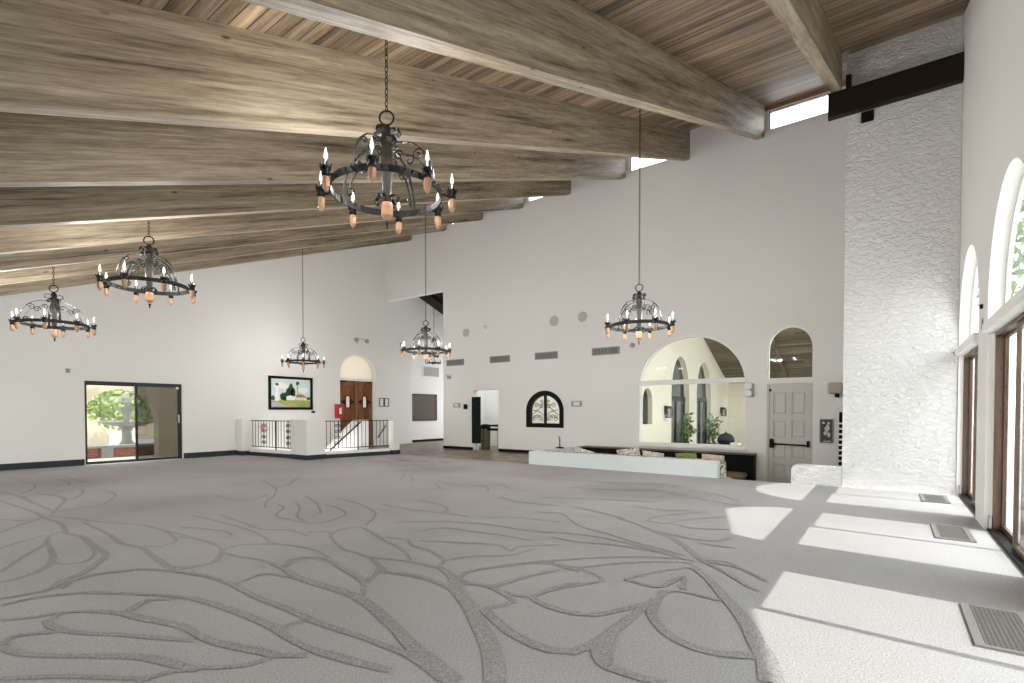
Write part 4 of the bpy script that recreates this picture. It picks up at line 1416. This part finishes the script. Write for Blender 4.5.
tag(MB().box(9.86, 10.00, YL - .014, YL - .001, 1.26, 1.33, bevel=.003).build('name_plaque', M['black']), 'small black plaque on the wall below the painting', 'plaque')
t = thing('extinguisher_cabinet', 'red metal box on the wall left of the wooden door', 'cabinet', (10.88, YL, 1.07))
MB().box(10.76, 11.0, YL - .16, YL - .002, 1.07, 1.57, bevel=.015).build('case', M['red'], t)
MB().slab(arch(10.85, 10.95, 1.22, 1.40, 1.45, 8), [], on_y, YL - .165, YL - .16).build('label_panel', M['white_plastic'], t)
for k, (a, b) in enumerate(((12.74, 12.96), (12.98, 13.20))):
    t = thing('document_frame', 'thin black document frame right of the wooden door, %s of the pair' % ('left one', 'right one')[k], 'frame', ((a + b) / 2, YL, 1.5), 'document frames')
    MB().ring_frame(rect(a, b, 1.50, 1.83), rect(a + .025, b - .025, 1.525, 1.805), on_y, YL - .02, YL - .001).build('frame_border', M['black'], t)
    MB().box(a + .025, b - .025, YL - .008, YL - .002, 1.525, 1.805).build('paper', M['trim'], t)
t = thing('emergency_light', 'grey two-headed emergency light high above the wooden door', 'emergency light', (11.87, YL, 3.84))
MB().box(11.72, 12.02, YL - .07, YL - .001, 3.80, 4.0, bevel=.02).build('case', M['white_plastic'], t)
for x in (11.64, 12.10):
    MB().lathe([(.03, .02), (.075, -.03), (.08, -.07), (.06, -.075)], (x, YL - .06, 3.93), 14, axis='Y').build('lamp_head', M['grey_plastic'], t)
tag(MB().box(6.73, 6.84, YL - .012, YL - .001, .22, .34, bevel=.004).build('wall_outlet', M['white_plastic']), 'white power outlet low on the left wall beside the sliding door', 'outlet')
tag(MB().box(3.44, 3.52, YL - .025, YL - .001, 2.24, 2.34, bevel=.006).build('wall_thermostat', M['grey_plastic']), 'small grey control on the wall up and left of the sliding door', 'thermostat')
tag(MB().lathe([(.06, -.001), (.06, -.04), (.03, -.07), (.001, -.08)], (13.85, YL, 4.0), 12, axis='Y').build('motion_sensor', M['black']), 'small dark sensor high on the left wall near the corridor opening', 'sensor')

# ---------------------------------------------------------------- things on the far wall
vd = ('leftmost, beside the corridor opening', 'second from the corridor opening', 'third from the corridor opening', 'rightmost, toward the big arched window')
for k, (a, b) in enumerate(((11.75, 12.55), (9.78, 10.59), (7.99, 8.80), (6.0, 6.84))):
    t = thing('air_vent', 'grey slatted air vent on the far wall, ' + vd[k], 'vent', (XB, (a + b) / 2, 2.9), 'wall air vents')
    MB().box(XB - .012, XB - .001, a, b, 2.90, 3.12).build('back_plate', M['vent_dark'], t)
    MB().ring_frame(rect(a, b, 2.90, 3.12), rect(a + .025, b - .025, 2.925, 3.095), on_x, XB - .03, XB - .004).build('frame_border', M['vent'], t)
    mb = MB()
    n = 18
    for i in range(n):
        y = a + .03 + (b - a - .06) * (i + .5) / n
        mb.box(XB - .026, XB - .010, y - .007, y + .007, 2.925, 3.095)
    mb.build('slats', M['vent'], t)
sp = ('leftmost of the three', 'middle of the three', 'rightmost of the three')
for k, (y, z, r) in enumerate(((11.65, 4.0, .14), (8.12, 4.03, .15), (7.15, 4.05, .15))):
    tag(MB().lathe([(r, -.001), (r, -.012), (r - .012, -.018), (.001, -.016)], (XB, y, z), 24, axis='X').build('round_speaker', M['vent'] if 0 else plain('speaker_cloth_%d' % k, (.50, .48, .46), .8)), 'flush round speaker high on the far wall, ' + sp[k], 'speaker', 'round wall speakers')
tag(MB().lathe([(.075, -.001), (.07, -.03), (.045, -.06), (.001, -.075)], (XB, 10.81, 4.11), 14, axis='X').build('smoke_detector', M['white_plastic']), 'white domed detector high on the far wall between two round speakers', 'detector')
tag(MB().lathe([(.07, -.001), (.065, -.03), (.04, -.055), (.001, -.065)], (XB, 5.62, 3.11), 14, axis='X').build('smoke_detector', M['vent']), 'grey domed detector left of the big arched window top', 'detector')
t = thing('emergency_light', 'small two-headed emergency light below the leftmost air vent', 'emergency light', (XB, 12.42, 2.5))
MB().box(XB - .06, XB - .001, 12.36, 12.50, 2.46, 2.58, bevel=.01).build('case', M['grey_plastic'], t)
for y in (12.33, 12.53):
    MB().lathe([(.02, .0), (.055, -.03), (.06, -.06), (.04, -.065)], (XB - .03, y, 2.60), 12, axis='X').build('lamp_head', M['white_plastic'], t)
t = thing('exit_sign', 'small grey wall sign between the iron window and the big arched window', 'sign', (XB, 7.33, 1.47))
MB().box(XB - .05, XB - .001, 7.17, 7.50, 1.46, 1.62, bevel=.008).build('case', M['grey_plastic'], t)
MB().box(XB - .056, XB - .05, 7.22, 7.41, 1.485, 1.595).build('face', M['white_plastic'], t)
t = thing('wall_light', 'small grey boxed wall light left of the far doorway', 'wall light', (XB, 12.05, 1.45))
MB().box(XB - .07, XB - .001, 11.92, 12.18, 1.45, 1.60, bevel=.008).build('case', M['grey_plastic'], t)
MB().box(XB - .076, XB - .07, 11.95, 12.12, 1.475, 1.575).build('face', M['white_plastic'], t)
tag(MB().box(XB - .08, XB - .001, 11.58, 11.71, 1.39, 1.56, bevel=.012).build('wall_dispenser', M['black']), 'small black box on the wall just left of the far doorway', 'dispenser')
t = thing('emergency_light', 'pair of round emergency lamps between the big arched window and the cream door', 'emergency light', (XB, 2.68, 1.7))
MB().box(XB - .05, XB - .001, 2.56, 2.70, 1.66, 1.98, bevel=.02).build('case', M['grey_plastic'], t)
for z in (1.74, 1.92):
    MB().lathe([(.03, -.02), (.085, -.06), (.09, -.11), (.07, -.115), (.001, -.10)], (XB, 2.68, z), 16, axis='X').build('lamp_head', M['white_plastic'], t)
t = thing('small_picture', 'small dark framed picture between the cream door and the column', 'picture', (XB, 1.09, .6))
MB().ring_frame(rect(.965, 1.225, .62, 1.15), rect(.985, 1.205, .64, 1.13), on_x, XB - .03, XB - .001).build('picture_frame', M['grille'], t)
dk, lt = plain('print_dark', (.03, .03, .028), .5), plain('print_light', (.55, .54, .5), .5)
mb = MB().box(XB - .018, XB - .004, .985, 1.205, .64, 1.13)
rr = random.Random(2)
for (cy, cz, a, b) in ((1.08, .95, .05, .08), (1.11, .85, .05, .06), (1.05, .80, .03, .05), (1.15, 1.06, .03, .03), (1.06, .66, .05, .014), (1.13, .66, .03, .014), (1.06, 1.05, .03, .04)):
    mb.add([(XB - .0195, cy + a * math.cos(i * .7) * rr.uniform(.6, 1.2), cz + b * math.sin(i * .7) * rr.uniform(.6, 1.2)) for i in range(9)], [tuple(range(9))], 1)
mb.build('print', [dk, lt], t, recalc=False)
t = thing('wall_speaker', 'tan speaker box mounted by the column right of the cream door', 'speaker', (XB, .95, 1.67))
MB().box(XB - .24, XB - .04, .80, 1.06, 1.70, 1.94, bevel=.03).build('case', plain('tan_speaker', (.42, .34, .27), .6), t)
MB().box(XB - .16, XB - .001, .86, .94, 1.62, 1.72, bevel=.01).build('bracket', M['black'], t)
t = thing('slatted_rack', 'narrow black and white slatted rack tucked beside the column', 'rack', (XB - .2, .78, PIT))
MB().box(XB - .10, XB - .02, .67, .86, PIT, 1.30, bevel=.01).build('back_panel', M['soft_black'], t)
for k in range(9):
    z = .12 + k * .115
    MB().box(XB - .16, XB - .10, .67, .87, z, z + .035, bevel=.005).build('slat', M['trim'], t)

# ---- doorway: tall dark panel, bin, counter
t = thing('display_panel', 'tall dark patterned panel on a chrome foot in the far doorway', 'panel', (13.0, 11.12, 0))
m_pan, n_, l_, b_ = new_mat('glittering_dark_panel')
vv = n_.new('ShaderNodeTexVoronoi')
vv.inputs['Scale'].default_value = 26
tc_ = n_.new('ShaderNodeTexCoord')
l_.new(tc_.outputs['Object'], vv.inputs['Vector'])
rp_ = n_.new('ShaderNodeValToRGB')
rp_.color_ramp.elements[0].position, rp_.color_ramp.elements[0].color = .04, (.05, .07, .06, 1)
rp_.color_ramp.elements[1].position, rp_.color_ramp.elements[1].color = .16, (.004, .009, .007, 1)
b_.inputs['Specular IOR Level'].default_value = .12
l_.new(vv.outputs['Distance'], rp_.inputs['Fac'])
l_.new(rp_.outputs['Color'], b_.inputs['Base Color'])
MB().box(12.99, 13.05, 10.95, 11.31, .24, 1.80, bevel=.01).build('board', m_pan, t)
MB().tube([(13.02, 11.13, .02), (13.02, 11.13, .25)], .018, 8).build('foot_stem', M['steel'], t)
MB().lathe([(.12, 0), (.12, .015), (.03, .035), (.02, .05)], (13.02, 11.13, 0), 16).build('foot', M['steel'], t)
t = thing('waste_bin', 'olive cylindrical bin with black lid inside the far doorway', 'bin', (13.62, 11.0, 0))
MB().lathe([(.15, 0), (.16, .02), (.17, .70), (.165, .72)], (13.62, 11.22, 0), 20).build('body', plain('olive_bin', (.11, .105, .06), .5), t)
MB().lathe([(.175, .72), (.175, .80), (.15, .86), (.001, .88)], (13.62, 11.22, 0), 20).build('lid', M['black'], t)
t = thing('counter_table', 'narrow dark counter with thin metal legs inside the far doorway', 'counter', (13.7, 10.6, 0))
MB().box(13.45, 13.95, 10.05, 10.98, .80, .86, bevel=.008).build('top', M['soft_black'], t)
MB().box(13.42, 13.50, 10.30, 11.0, .66, .74, bevel=.008).build('front_rail', M['soft_black'], t)
for x, y in ((13.5, 10.12), (13.5, 10.42), (13.9, 10.12), (13.9, 10.9)):
    MB().tube([(x, y, 0), (x, y, .80)], .016, 8).build('leg', M['steel'], t)

# ---- corridor fittings
t = thing('corridor_picture', 'brown framed panel on the corridor wall', 'picture', (15.4, 16.2, .9))
MB().ring_frame(rect(14.65, 16.22, .91, 2.06), rect(14.69, 16.18, .95, 2.02), on_y, 16.16, 16.199).build('picture_frame', M['girder'], t)
MB().box(14.69, 16.18, 16.175, 16.195, .95, 2.02).build('panel', plain('brown_panel', (.085, .065, .045), .7), t)
t = thing('corridor_vent', 'grey return air grille above the corridor panel', 'vent', (15.9, 16.2, 2.8))
MB().ring_frame(rect(15.39, 16.40, 2.81, 3.29), rect(15.43, 16.36, 2.85, 3.25), on_y, 16.17, 16.199).build('frame_border', M['white_plastic'], t)
mb = MB()
mb.box(15.43, 16.36, 16.185, 16.197, 2.85, 3.25)
for i in range(14):
    z = 2.86 + i * .028
    mb.box(15.43, 16.36, 16.173, 16.186, z, z + .012)
mb.build('slats', M['vent'], t)
t = thing('corridor_handrail', 'short dark handrail end at the right side of the corridor', 'handrail', (15.3, 12.9, .7))
MB().tube([(13.6, 12.85, .98), (14.6, 12.85, .70)], .028, 8).build('rail', M['iron'], t)
MB().tube([(13.9, 12.85, .89), (13.9, 12.72, .86)], .012, 6).build('bracket', M['iron'], t)
MB().tube([(14.4, 12.85, .75), (14.4, 12.72, .72)], .012, 6).build('bracket', M['iron'], t)

# ---------------------------------------------------------------- seating pit
mb = MB()


def rtop(a0, a1, z0, z1, r, both=True):
    pts = [(a0, z0)]
    for i in range(6):
        t = math.pi - i / 5 * math.pi / 2
        pts.append((a0 + r + r * math.cos(t), z1 - r + r * math.sin(t)))
    if both:
        for i in range(6):
            t = math.pi / 2 - i / 5 * math.pi / 2
            pts.append((a1 - r + r * math.cos(t), z1 - r + r * math.sin(t)))
    else:
        pts.append((a1, z1))
    pts.append((a1, z0))
    return pts


mb.slab(rtop(2.71, 7.22, PIT + .003, .325, .04), [], on_x, 10.46, 10.66)
mb.slab(rect(10.66, XB - .004, PIT + .003, .325), [], on_y, 7.04, 7.22)
tag(mb.build('pit_wall', M['fine_stucco']), 'long low white stucco wall around the sunken seating', 'low wall')
mb = MB()
mb.slab([(1.43 - a + 0, z) for a, z in [(p[0], p[1]) for p in rtop(0, .775, PIT + .003, .345, .10, False)]], [], on_x, 10.56, 10.84)
tag(mb.build('hearth_wall', M['stucco']), 'short low white stucco wall with rounded corner beside the column', 'low wall')
t = thing('banquette', 'black banquette with tan cushion along the far wall under the big window', 'sofa', (12.7, 4.6, PIT))
MB().box(12.78, XB - .03, 2.50, 6.98, PIT, .30, bevel=.02).build('backrest', M['soft_black'], t)
MB().box(12.20, 12.78, 2.50, 6.98, PIT, -.24, bevel=.02).build('seat_base', M['soft_black'], t)
MB().box(12.72, XB - .025, 2.48, 7.0, .30, .33, bevel=.006).build('back_ledge', plain('brown_ledge', (.10, .075, .05), .5), t)
MB().box(12.25, 12.76, 2.62, 6.9, -.235, -.10, bevel=.05).build('seat_cushion', plain('tan_cushion', (.20, .145, .08), .8), t)


def floral(name, base, cols, sc):
    m, n, l, b = new_mat(name)
    tc = n.new('ShaderNodeTexCoord')
    a = n.new('ShaderNodeTexNoise')
    a.inputs['Scale'].default_value = sc
    a.inputs['Distortion'].default_value = 2.2
    l.new(tc.outputs['Object'], a.inputs['Vector'])
    rp = n.new('ShaderNodeValToRGB')
    rp.color_ramp.interpolation = 'CONSTANT'
    e = rp.color_ramp.elements
    e[0].position, e[0].color = 0, (*base, 1)
    e[1].position, e[1].color = .52, (*cols[0], 1)
    for p, c in zip((.60, .68), cols[1:]):
        k = e.new(p)
        k.color = (*c, 1)
    l.new(a.outputs['Fac'], rp.inputs['Fac'])
    l.new(rp.outputs['Color'], b.inputs['Base Color'])
    b.inputs['Roughness'].default_value = .9
    return m


fab = floral('floral_upholstery', (.55, .52, .44), ((.10, .13, .06), (.35, .30, .2)), 7)
t = thing('pit_sofa', 'floral upholstered bench behind the long low white wall', 'sofa', (11.1, 4.8, PIT))
MB().box(10.68, 10.88, 2.63, 7.0, PIT, .33, bevel=.05).build('backrest', fab, t)
MB().box(10.88, 11.42, 2.63, 7.0, PIT, -.06, bevel=.05).build('seat', fab, t)
cush = [(5.95, .60, .44, .20, ('white patterned scatter cushion at the left end of the low wall', (.72, .69, .62), ((.30, .26, .2), (.6, .55, .46)))),
        (4.78, .62, .50, -.15, ('cream cushion with dark leaf print behind the middle of the low wall', (.66, .62, .54), ((.10, .09, .07), (.45, .38, .28)))),
        (4.22, .55, .46, .1, ('pale cushion with brown leaf print, left of the green cushion', (.60, .58, .50), ((.13, .12, .09), (.5, .46, .38)))),
        (3.47, .50, .47, -.06, ('olive green leafy cushion near the right end of the low wall', (.19, .23, .05), ((.06, .09, .02), (.33, .34, .12)))),
        (2.93, .50, .46, .05, ('pink and cream floral cushion at the right end of the low wall', (.52, .42, .34), ((.30, .16, .11), (.6, .55, .45))))]
for k, (y, w_, top, tilt, (lab, bc, cc)) in enumerate(cush):
    mt = floral('cushion_cloth_%d' % k, bc, cc, 9 + k)
    bm = bmesh.new()
    bmesh.ops.create_grid(bm, x_segments=10, y_segments=10, size=.5)
    top_v = [(v.co.x, v.co.y) for v in bm.verts]
    fc = [[v.index for v in f.verts] for f in bm.faces]
    bm.free()
    rot = Matrix.Translation((11.0, y, top - .24)) @ Matrix.Rotation(tilt, 4, 'X') @ Matrix.Rotation(-.28, 4, 'Y')
    mb = MB()
    for sg in (1, -1):
        vs = []
        for a, b in top_v:
            e = max(0, (1 - (2 * a) ** 2)) * max(0, (1 - (2 * b) ** 2))
            pinch = 1 - .10 * (1 - e)
            vs.append(rot @ Vector((sg * .085 * e ** .45, a * w_ * pinch, b * .46 * pinch)))
        mb.add(vs, fc, 0, True)
    tag(mb.build('cushion', mt), lab, 'cushion', 'scatter cushions in the sunken seating')
t = thing('metal_fixture', 'small dark metal fixture standing on the left end of the low wall', 'fixture', (11.8, 7.13, .325))
MB().lathe([(.12, .325), (.12, .345), (.05, .36), (.001, .365)], (11.8, 7.13, 0), 14).build('base', M['iron'], t)
MB().tube([(11.8, 7.13, .35), (11.8, 7.13, .60), (11.78, 7.16, .64)], .014, 6).build('stem', M['iron'], t)

# ---------------------------------------------------------------- floor grilles along the right wall
for k, (x0, x1, lab) in enumerate(((9.50, 10.28, 'nearest the column'), (6.84, 7.62, 'second from the column'), (3.82, 4.60, 'nearest the camera'))):
    y0, y1 = -.725, -.405
    t = thing('floor_grille', 'metal floor air grille in the carpet by the glass doors, ' + lab, 'grille', ((x0 + x1) / 2, (y0 + y1) / 2, 0), 'floor air grilles')
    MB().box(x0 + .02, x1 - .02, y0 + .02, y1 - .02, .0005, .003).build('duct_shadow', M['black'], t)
    MB().ring_frame(rect(x0, x1, y0, y1), rect(x0 + .03, x1 - .03, y0 + .045, y1 - .045), on_z, .001, .014).build('frame_border', M['grille'], t)
    mb = MB()
    for i in range(10):
        y = y0 + .045 + (y1 - y0 - .09) * (i + .5) / 10
        mb.box(x0 + .03, x1 - .03, y - .004, y + .004, .003, .012)
    for i in range(26):
        x = x0 + .03 + (x1 - x0 - .06) * (i + .5) / 26
        mb.box(x - .004, x + .004, y0 + .045, y1 - .045, .003, .012)
    mb.build('lattice', M['grille'], t)
tag(MB().box(8.02, 8.10, YR - .001, YR + .012, 2.28, 2.40, bevel=.004).build('wall_switch', M['grey_plastic']), 'small grey switch on the pier between the two far glass doors', 'switch')
tag(MB().box(8.06, 8.09, YR - .001, YR + .03, 2.52, 2.57, bevel=.004).build('wall_hook', M['black']), 'small black hook above the grey switch on the right wall', 'hook')

# ---------------------------------------------------------------- outside
gr = MB()
gr.slab([(-40, 16.06), (60, 16.06), (60, 60), (-40, 60)], [], on_z, -.4, -.2)
struct(gr.build('ground_courtyard', M['concrete']), 'pale courtyard paving beyond the sliding door', 'ground')
gr = MB()
gr.slab([(-60, -60), (60, -60), (60, -1.05), (-60, -1.05)], [], on_z, -.4, -.03)
struct(gr.build('ground_terrace', M['concrete']), 'pale terrace paving outside the arched glass doors', 'ground')
gr = MB()
gr.slab([(-60, -1.05), (-3.0, -1.05), (-3.0, 16.06), (-60, 16.06)], [], on_z, -.4, -.15)
struct(gr.build('ground_back', M['concrete']), 'paving outside the added windows behind the camera', 'ground')
gr = MB()
gr.slab([(13.35, -1.05), (60, -1.05), (60, 16.06), (18.4, 16.06), (18.4, 9.5), (13.35, 9.5)], [], on_z, -.7, PIT - .02)
struct(gr.build('ground_porch', M['concrete']), 'pale porch floor outside the big arched window', 'ground')
# arcade with a round arch before the courtyard
mb = MB()
mb.slab([(0, -.2), (0, 4.2), (12, 4.2), (12, -.2)], [arch(4.54, 6.60, -.19, .95, 2.02, 24)], on_y, 19.5, 19.9)
struct(mb.build('wall_arcade', M['tan']), 'tan stucco arcade wall with an arch outside the sliding door', 'wall')
mb = MB()
mb.slab([(-3, -.2), (-3, 5), (3.2, 5), (7.3, 3.2), (7.3, -.2)], [arch(5.0, 6.3, -.19, 1.2, 1.9, 20)], on_y, 27.0, 27.4)
struct(mb.build('wall_courtyard', M['beige']), 'pale courtyard building wall with an arch behind the fountain', 'wall')
struct(MB().box(-12, 24, 33.0, 33.4, -.2, 4.5).build('wall_distant', M['tan']), 'tan building wall at the back of the courtyard', 'wall')
t = thing('fountain', 'tiered grey stone fountain seen through the sliding door', 'fountain', (6.40, 21.8, -.2))
MB().lathe([(.30, -.2), (.28, .1), (.16, .3), (.14, .6), (.24, .80)], (6.40, 21.8, 0), 20).build('pedestal', M['stone'], t)
MB().lathe([(.20, .78), (.55, .84), (.82, .93), (.84, .97), (.78, .96), (.3, .88), (.08, .88)], (6.40, 21.8, 0), 28).build('lower_bowl', M['stone'], t)
MB().lathe([(.09, .88), (.10, 1.1), (.16, 1.3), (.34, 1.44), (.36, 1.49), (.30, 1.48), (.06, 1.42)], (6.40, 21.8, 0), 24).build('middle_bowl', M['stone'], t)
MB().lathe([(.06, 1.42), (.07, 1.6), (.24, 1.76), (.25, 1.82), (.08, 1.82), (.06, 1.95), (.001, 2.02)], (6.40, 21.8, 0), 20).build('top_bowl', M['stone'], t)
t = thing('brick_basin', 'low red brick basin wall in front of the fountain', 'basin', (6.3, 20.9, -.2))
MB().box(4.2, 8.6, 20.5, 20.75, -.2, .12).build('brick_wall', M['brick'], t)
MB().box(4.1, 8.7, 20.42, 20.85, .12, .20, bevel=.015).build('coping', M['stone'], t)
mb = MB()
mb.box(5.30, 5.62, 20.40, 20.86, -.2, .12, bevel=.01)
mb.build('pier', M['stone'], t)


def tree(name, x, y, z, h, rad, n, lab, leafmat, rng, grp=None, leaf=.3):
    t = thing(name, lab, 'tree', (x, y, z), grp)
    MB().tube([(x, y, z), (x + .1, y, z + h * .4), (x - .05, y + .1, z + h * .75)], [.14, .10, .05], 8).build('trunk', M['bark'], t)
    mb = MB()
    foliage(mb, (x, y, z + h * .75), (rad, rad, rad * .9), n, leaf, rng)
    mb.build('foliage', leafmat, t, recalc=False)


rt = random.Random(11)
tree('courtyard_tree', 7.1, 24.5, -.2, 2.6, 1.25, 1700, 'green courtyard tree right behind the fountain', M['leaf_pale'], rt, leaf=.25)
tree('courtyard_tree', 3.9, 23.5, -.2, 1.9, .8, 800, 'green tree at the left edge of the sliding door view', M['leaf_pale'], rt, leaf=.25)
# porch wing with two arched doors, seen through the big window
mb = MB()
aw = [arch(18.75, 20.85, PIT, 1.9, 3.44, 24), arch(21.85, 23.95, PIT, 1.9, 3.44, 24)]
mb.slab([(13.36, PIT - .3), (13.36, 8.2), (15.0, 8.0), (27.2, 2.6), (27.2, PIT - .3)], aw + [arch(16.0, 16.85, .88, 1.65, 2.1, 12)], on_y, 6.5, 6.85)
struct(mb.build('wall_porch', M['cream']), 'cream porch wall with two arched doorways beyond the big window', 'wall')
mb = MB().slab([(-2, PIT - .3), (-2, 4), (6.5, 4), (6.5, PIT - .3)], [], on_x, 27.0, 27.3)
struct(mb.build('wall_porch_end', M['cream']), 'cream end wall of the porch', 'wall')
mb = MB().slab([(13.4, PIT - .3), (13.4, 8.0), (27.2, 3.5), (27.2, PIT - .3)], [], on_y, 9.45, 9.6)
struct(mb.build('wall_porch_inner', M['wall']), 'inner wall of the wing behind the arched porch doorways', 'wall')
for k, (a, b) in enumerate(((18.75, 20.85), (21.85, 23.95))):
    mb = MB()
    mb.box(a, b, 6.66, 6.76, 1.72, 1.90)
    for x in (a, (a + b) / 2 - .06, b - .10):
        mb.box(x, x + .11, 6.66, 6.74, PIT, 1.72)
    o = struct(mb.build('door_%d' % (12 + k), M['alu']), 'glass doors in the %s arch of the porch wall' % ('nearer', 'farther')[k], 'door')
    MB().box(a + .02, b - .02, 6.695, 6.70, PIT, 1.72).build('pane', M['dark_glass'], o)
    MB().slab(arch(a + .02, b - .02, 1.9, 1.91, 3.42, 20), [], on_y, 6.70, 6.705).build('pane', M['dark_glass'], o)
mb = MB().slab(arch(16.0, 16.85, .88, 1.65, 2.1, 12), [], on_y, 6.66, 6.68)
struct(mb.build(wname(), M['dark_glass']), 'small arched niche window in the cream porch wall', 'window')
for k, x in enumerate((18.04, 25.6)):
    t = thing('porch_lantern', 'black lantern on the cream porch wall, %s' % ('left of the arched doorways', 'right of the arched doorways')[k], 'lantern', (x, 6.45, 1.3), 'porch lanterns')
    MB().box(x - .10, x + .10, 6.26, 6.42, 1.12, 1.40, bevel=.01).build('glass_box', M['window_glass'], t)
    mb = MB()
    for sx in (-.10, .10):
        for yy in (6.26, 6.42):
            mb.box(x + sx - .014, x + sx + .014, yy - .014, yy + .014, 1.10, 1.42)
    mb.box(x - .13, x + .13, 6.23, 6.45, 1.41, 1.44)
    mb.box(x - .07, x + .07, 6.28, 6.40, 1.44, 1.50)
    mb.box(x - .12, x + .12, 6.24, 6.44, 1.08, 1.11)
    mb.build('cage', M['iron'], t)
    MB().box(x - .04, x + .04, 6.42, 6.499, 1.20, 1.52, bevel=.008).build('bracket', M['iron'], t)
for k, (x, y, h, lab) in enumerate(((19.5, 6.2, 1.6, 'leafy potted plant by the nearer arched doorway'), (23.2, 6.2, 1.4, 'leafy potted plant by the farther arched doorway'), (25.5, 3.9, 1.5, 'leafy potted plant at the right edge of the big window view'))):
    t = thing('potted_plant', lab, 'plant', (x, y, PIT), 'porch plants')
    MB().lathe([(.14, PIT), (.22, PIT + .35), (.24, PIT + .38), (.20, PIT + .36)], (x, y, 0), 16).build('pot', M['stone'], t)
    mb = MB()
    foliage(mb, (x, y, PIT + .4 + h * .42), (.34, .26, h * .45), 130, .22, rt)
    for i in range(6):
        mb.tube([(x, y, PIT + .35), (x + rt.uniform(-.3, .3), y + rt.uniform(-.3, .3), PIT + .4 + h * .7)], .012, 5, 1)
    mb.build('foliage', [M['leaf'], M['bark']], t, recalc=False)
BX, BQ, BZ = 19.5, 4.75, -.30
t = thing('barbecue', 'black kettle barbecue beside a white stand on the porch', 'barbecue', (BX, BQ, PIT))
MB().lathe([(.02, .30), (.20, .36), (.28, .50), (.29, .55)], (BX, BQ, BZ), 20).build('bowl', M['black'], t)
MB().lathe([(.30, .55), (.28, .66), (.19, .78), (.03, .83), (.02, .88)], (BX, BQ, BZ), 20).build('lid', M['base_dark'], t)
for a in (0, 2.1, 4.2):
    MB().tube([(BX + .12 * math.cos(a), BQ + .12 * math.sin(a), BZ + .42), (BX + .27 * math.cos(a), BQ + .27 * math.sin(a), PIT)], .018, 6).build('leg', M['iron'], t)
t = thing('porch_stand', 'small white stand next to the kettle barbecue', 'stand', (19.1, 4.40, PIT))
MB().box(18.92, 19.28, 4.18, 4.48, .16, .20, bevel=.006).build('top', M['trim'], t)
MB().box(18.95, 19.25, 4.21, 4.45, PIT, .16, bevel=.01).build('body', M['trim'], t)
# porch roof
mb = MB()
vs = [(x, y, 4.6 - .42 * (x - 22.5) + dz) for x in (15.2, 27.4) for y in (-1.2, 6.5) for dz in (0, .18)]
mb.add(vs, [(0, 2, 6, 4), (1, 5, 7, 3), (0, 4, 5, 1), (2, 3, 7, 6), (0, 1, 3, 2), (4, 6, 7, 5)])
struct(mb.build('ceiling_porch', M['soffit']), 'sloping plank roof of the porch', 'ceiling')
for k, y in enumerate((.3, 2.05, 3.8)):
    mb = MB()
    vs = [(x, yy, 4.6 - .42 * (x - 22.5) + dz) for x in (15.2, 27.0) for yy in (y, y + .16) for dz in (-.34, -.002)]
    mb.add(vs, [(0, 2, 6, 4), (1, 5, 7, 3), (0, 4, 5, 1), (2, 3, 7, 6), (0, 1, 3, 2), (4, 6, 7, 5)])
    tag(mb.build('porch_beam', M['soffit']), 'pale sloping beam under the porch roof, %s' % ('rightmost', 'middle one', 'leftmost')[k], 'beam', 'porch beams')
# garden beyond the terrace
mb = MB().box(-20, 30, -12.3, -12.0, -.03, 1.9)
struct(mb.build('wall_garden', M['cream']), 'cream garden wall beyond the terrace', 'wall')
for k, (x, y, h, r) in enumerate(((24, -5.0, 9.0, 3.2), (31, -10, 6.0, 2.4), (14, -9.0, 3.6, 1.5))):
    tree('garden_tree', x, y, -.03, h, r, 1500, 'garden tree outside the glass doors, ' + ('nearest the house end', 'farthest along the terrace', 'by the garden wall')[k], M['leaf'], rt, 'garden trees', .4)
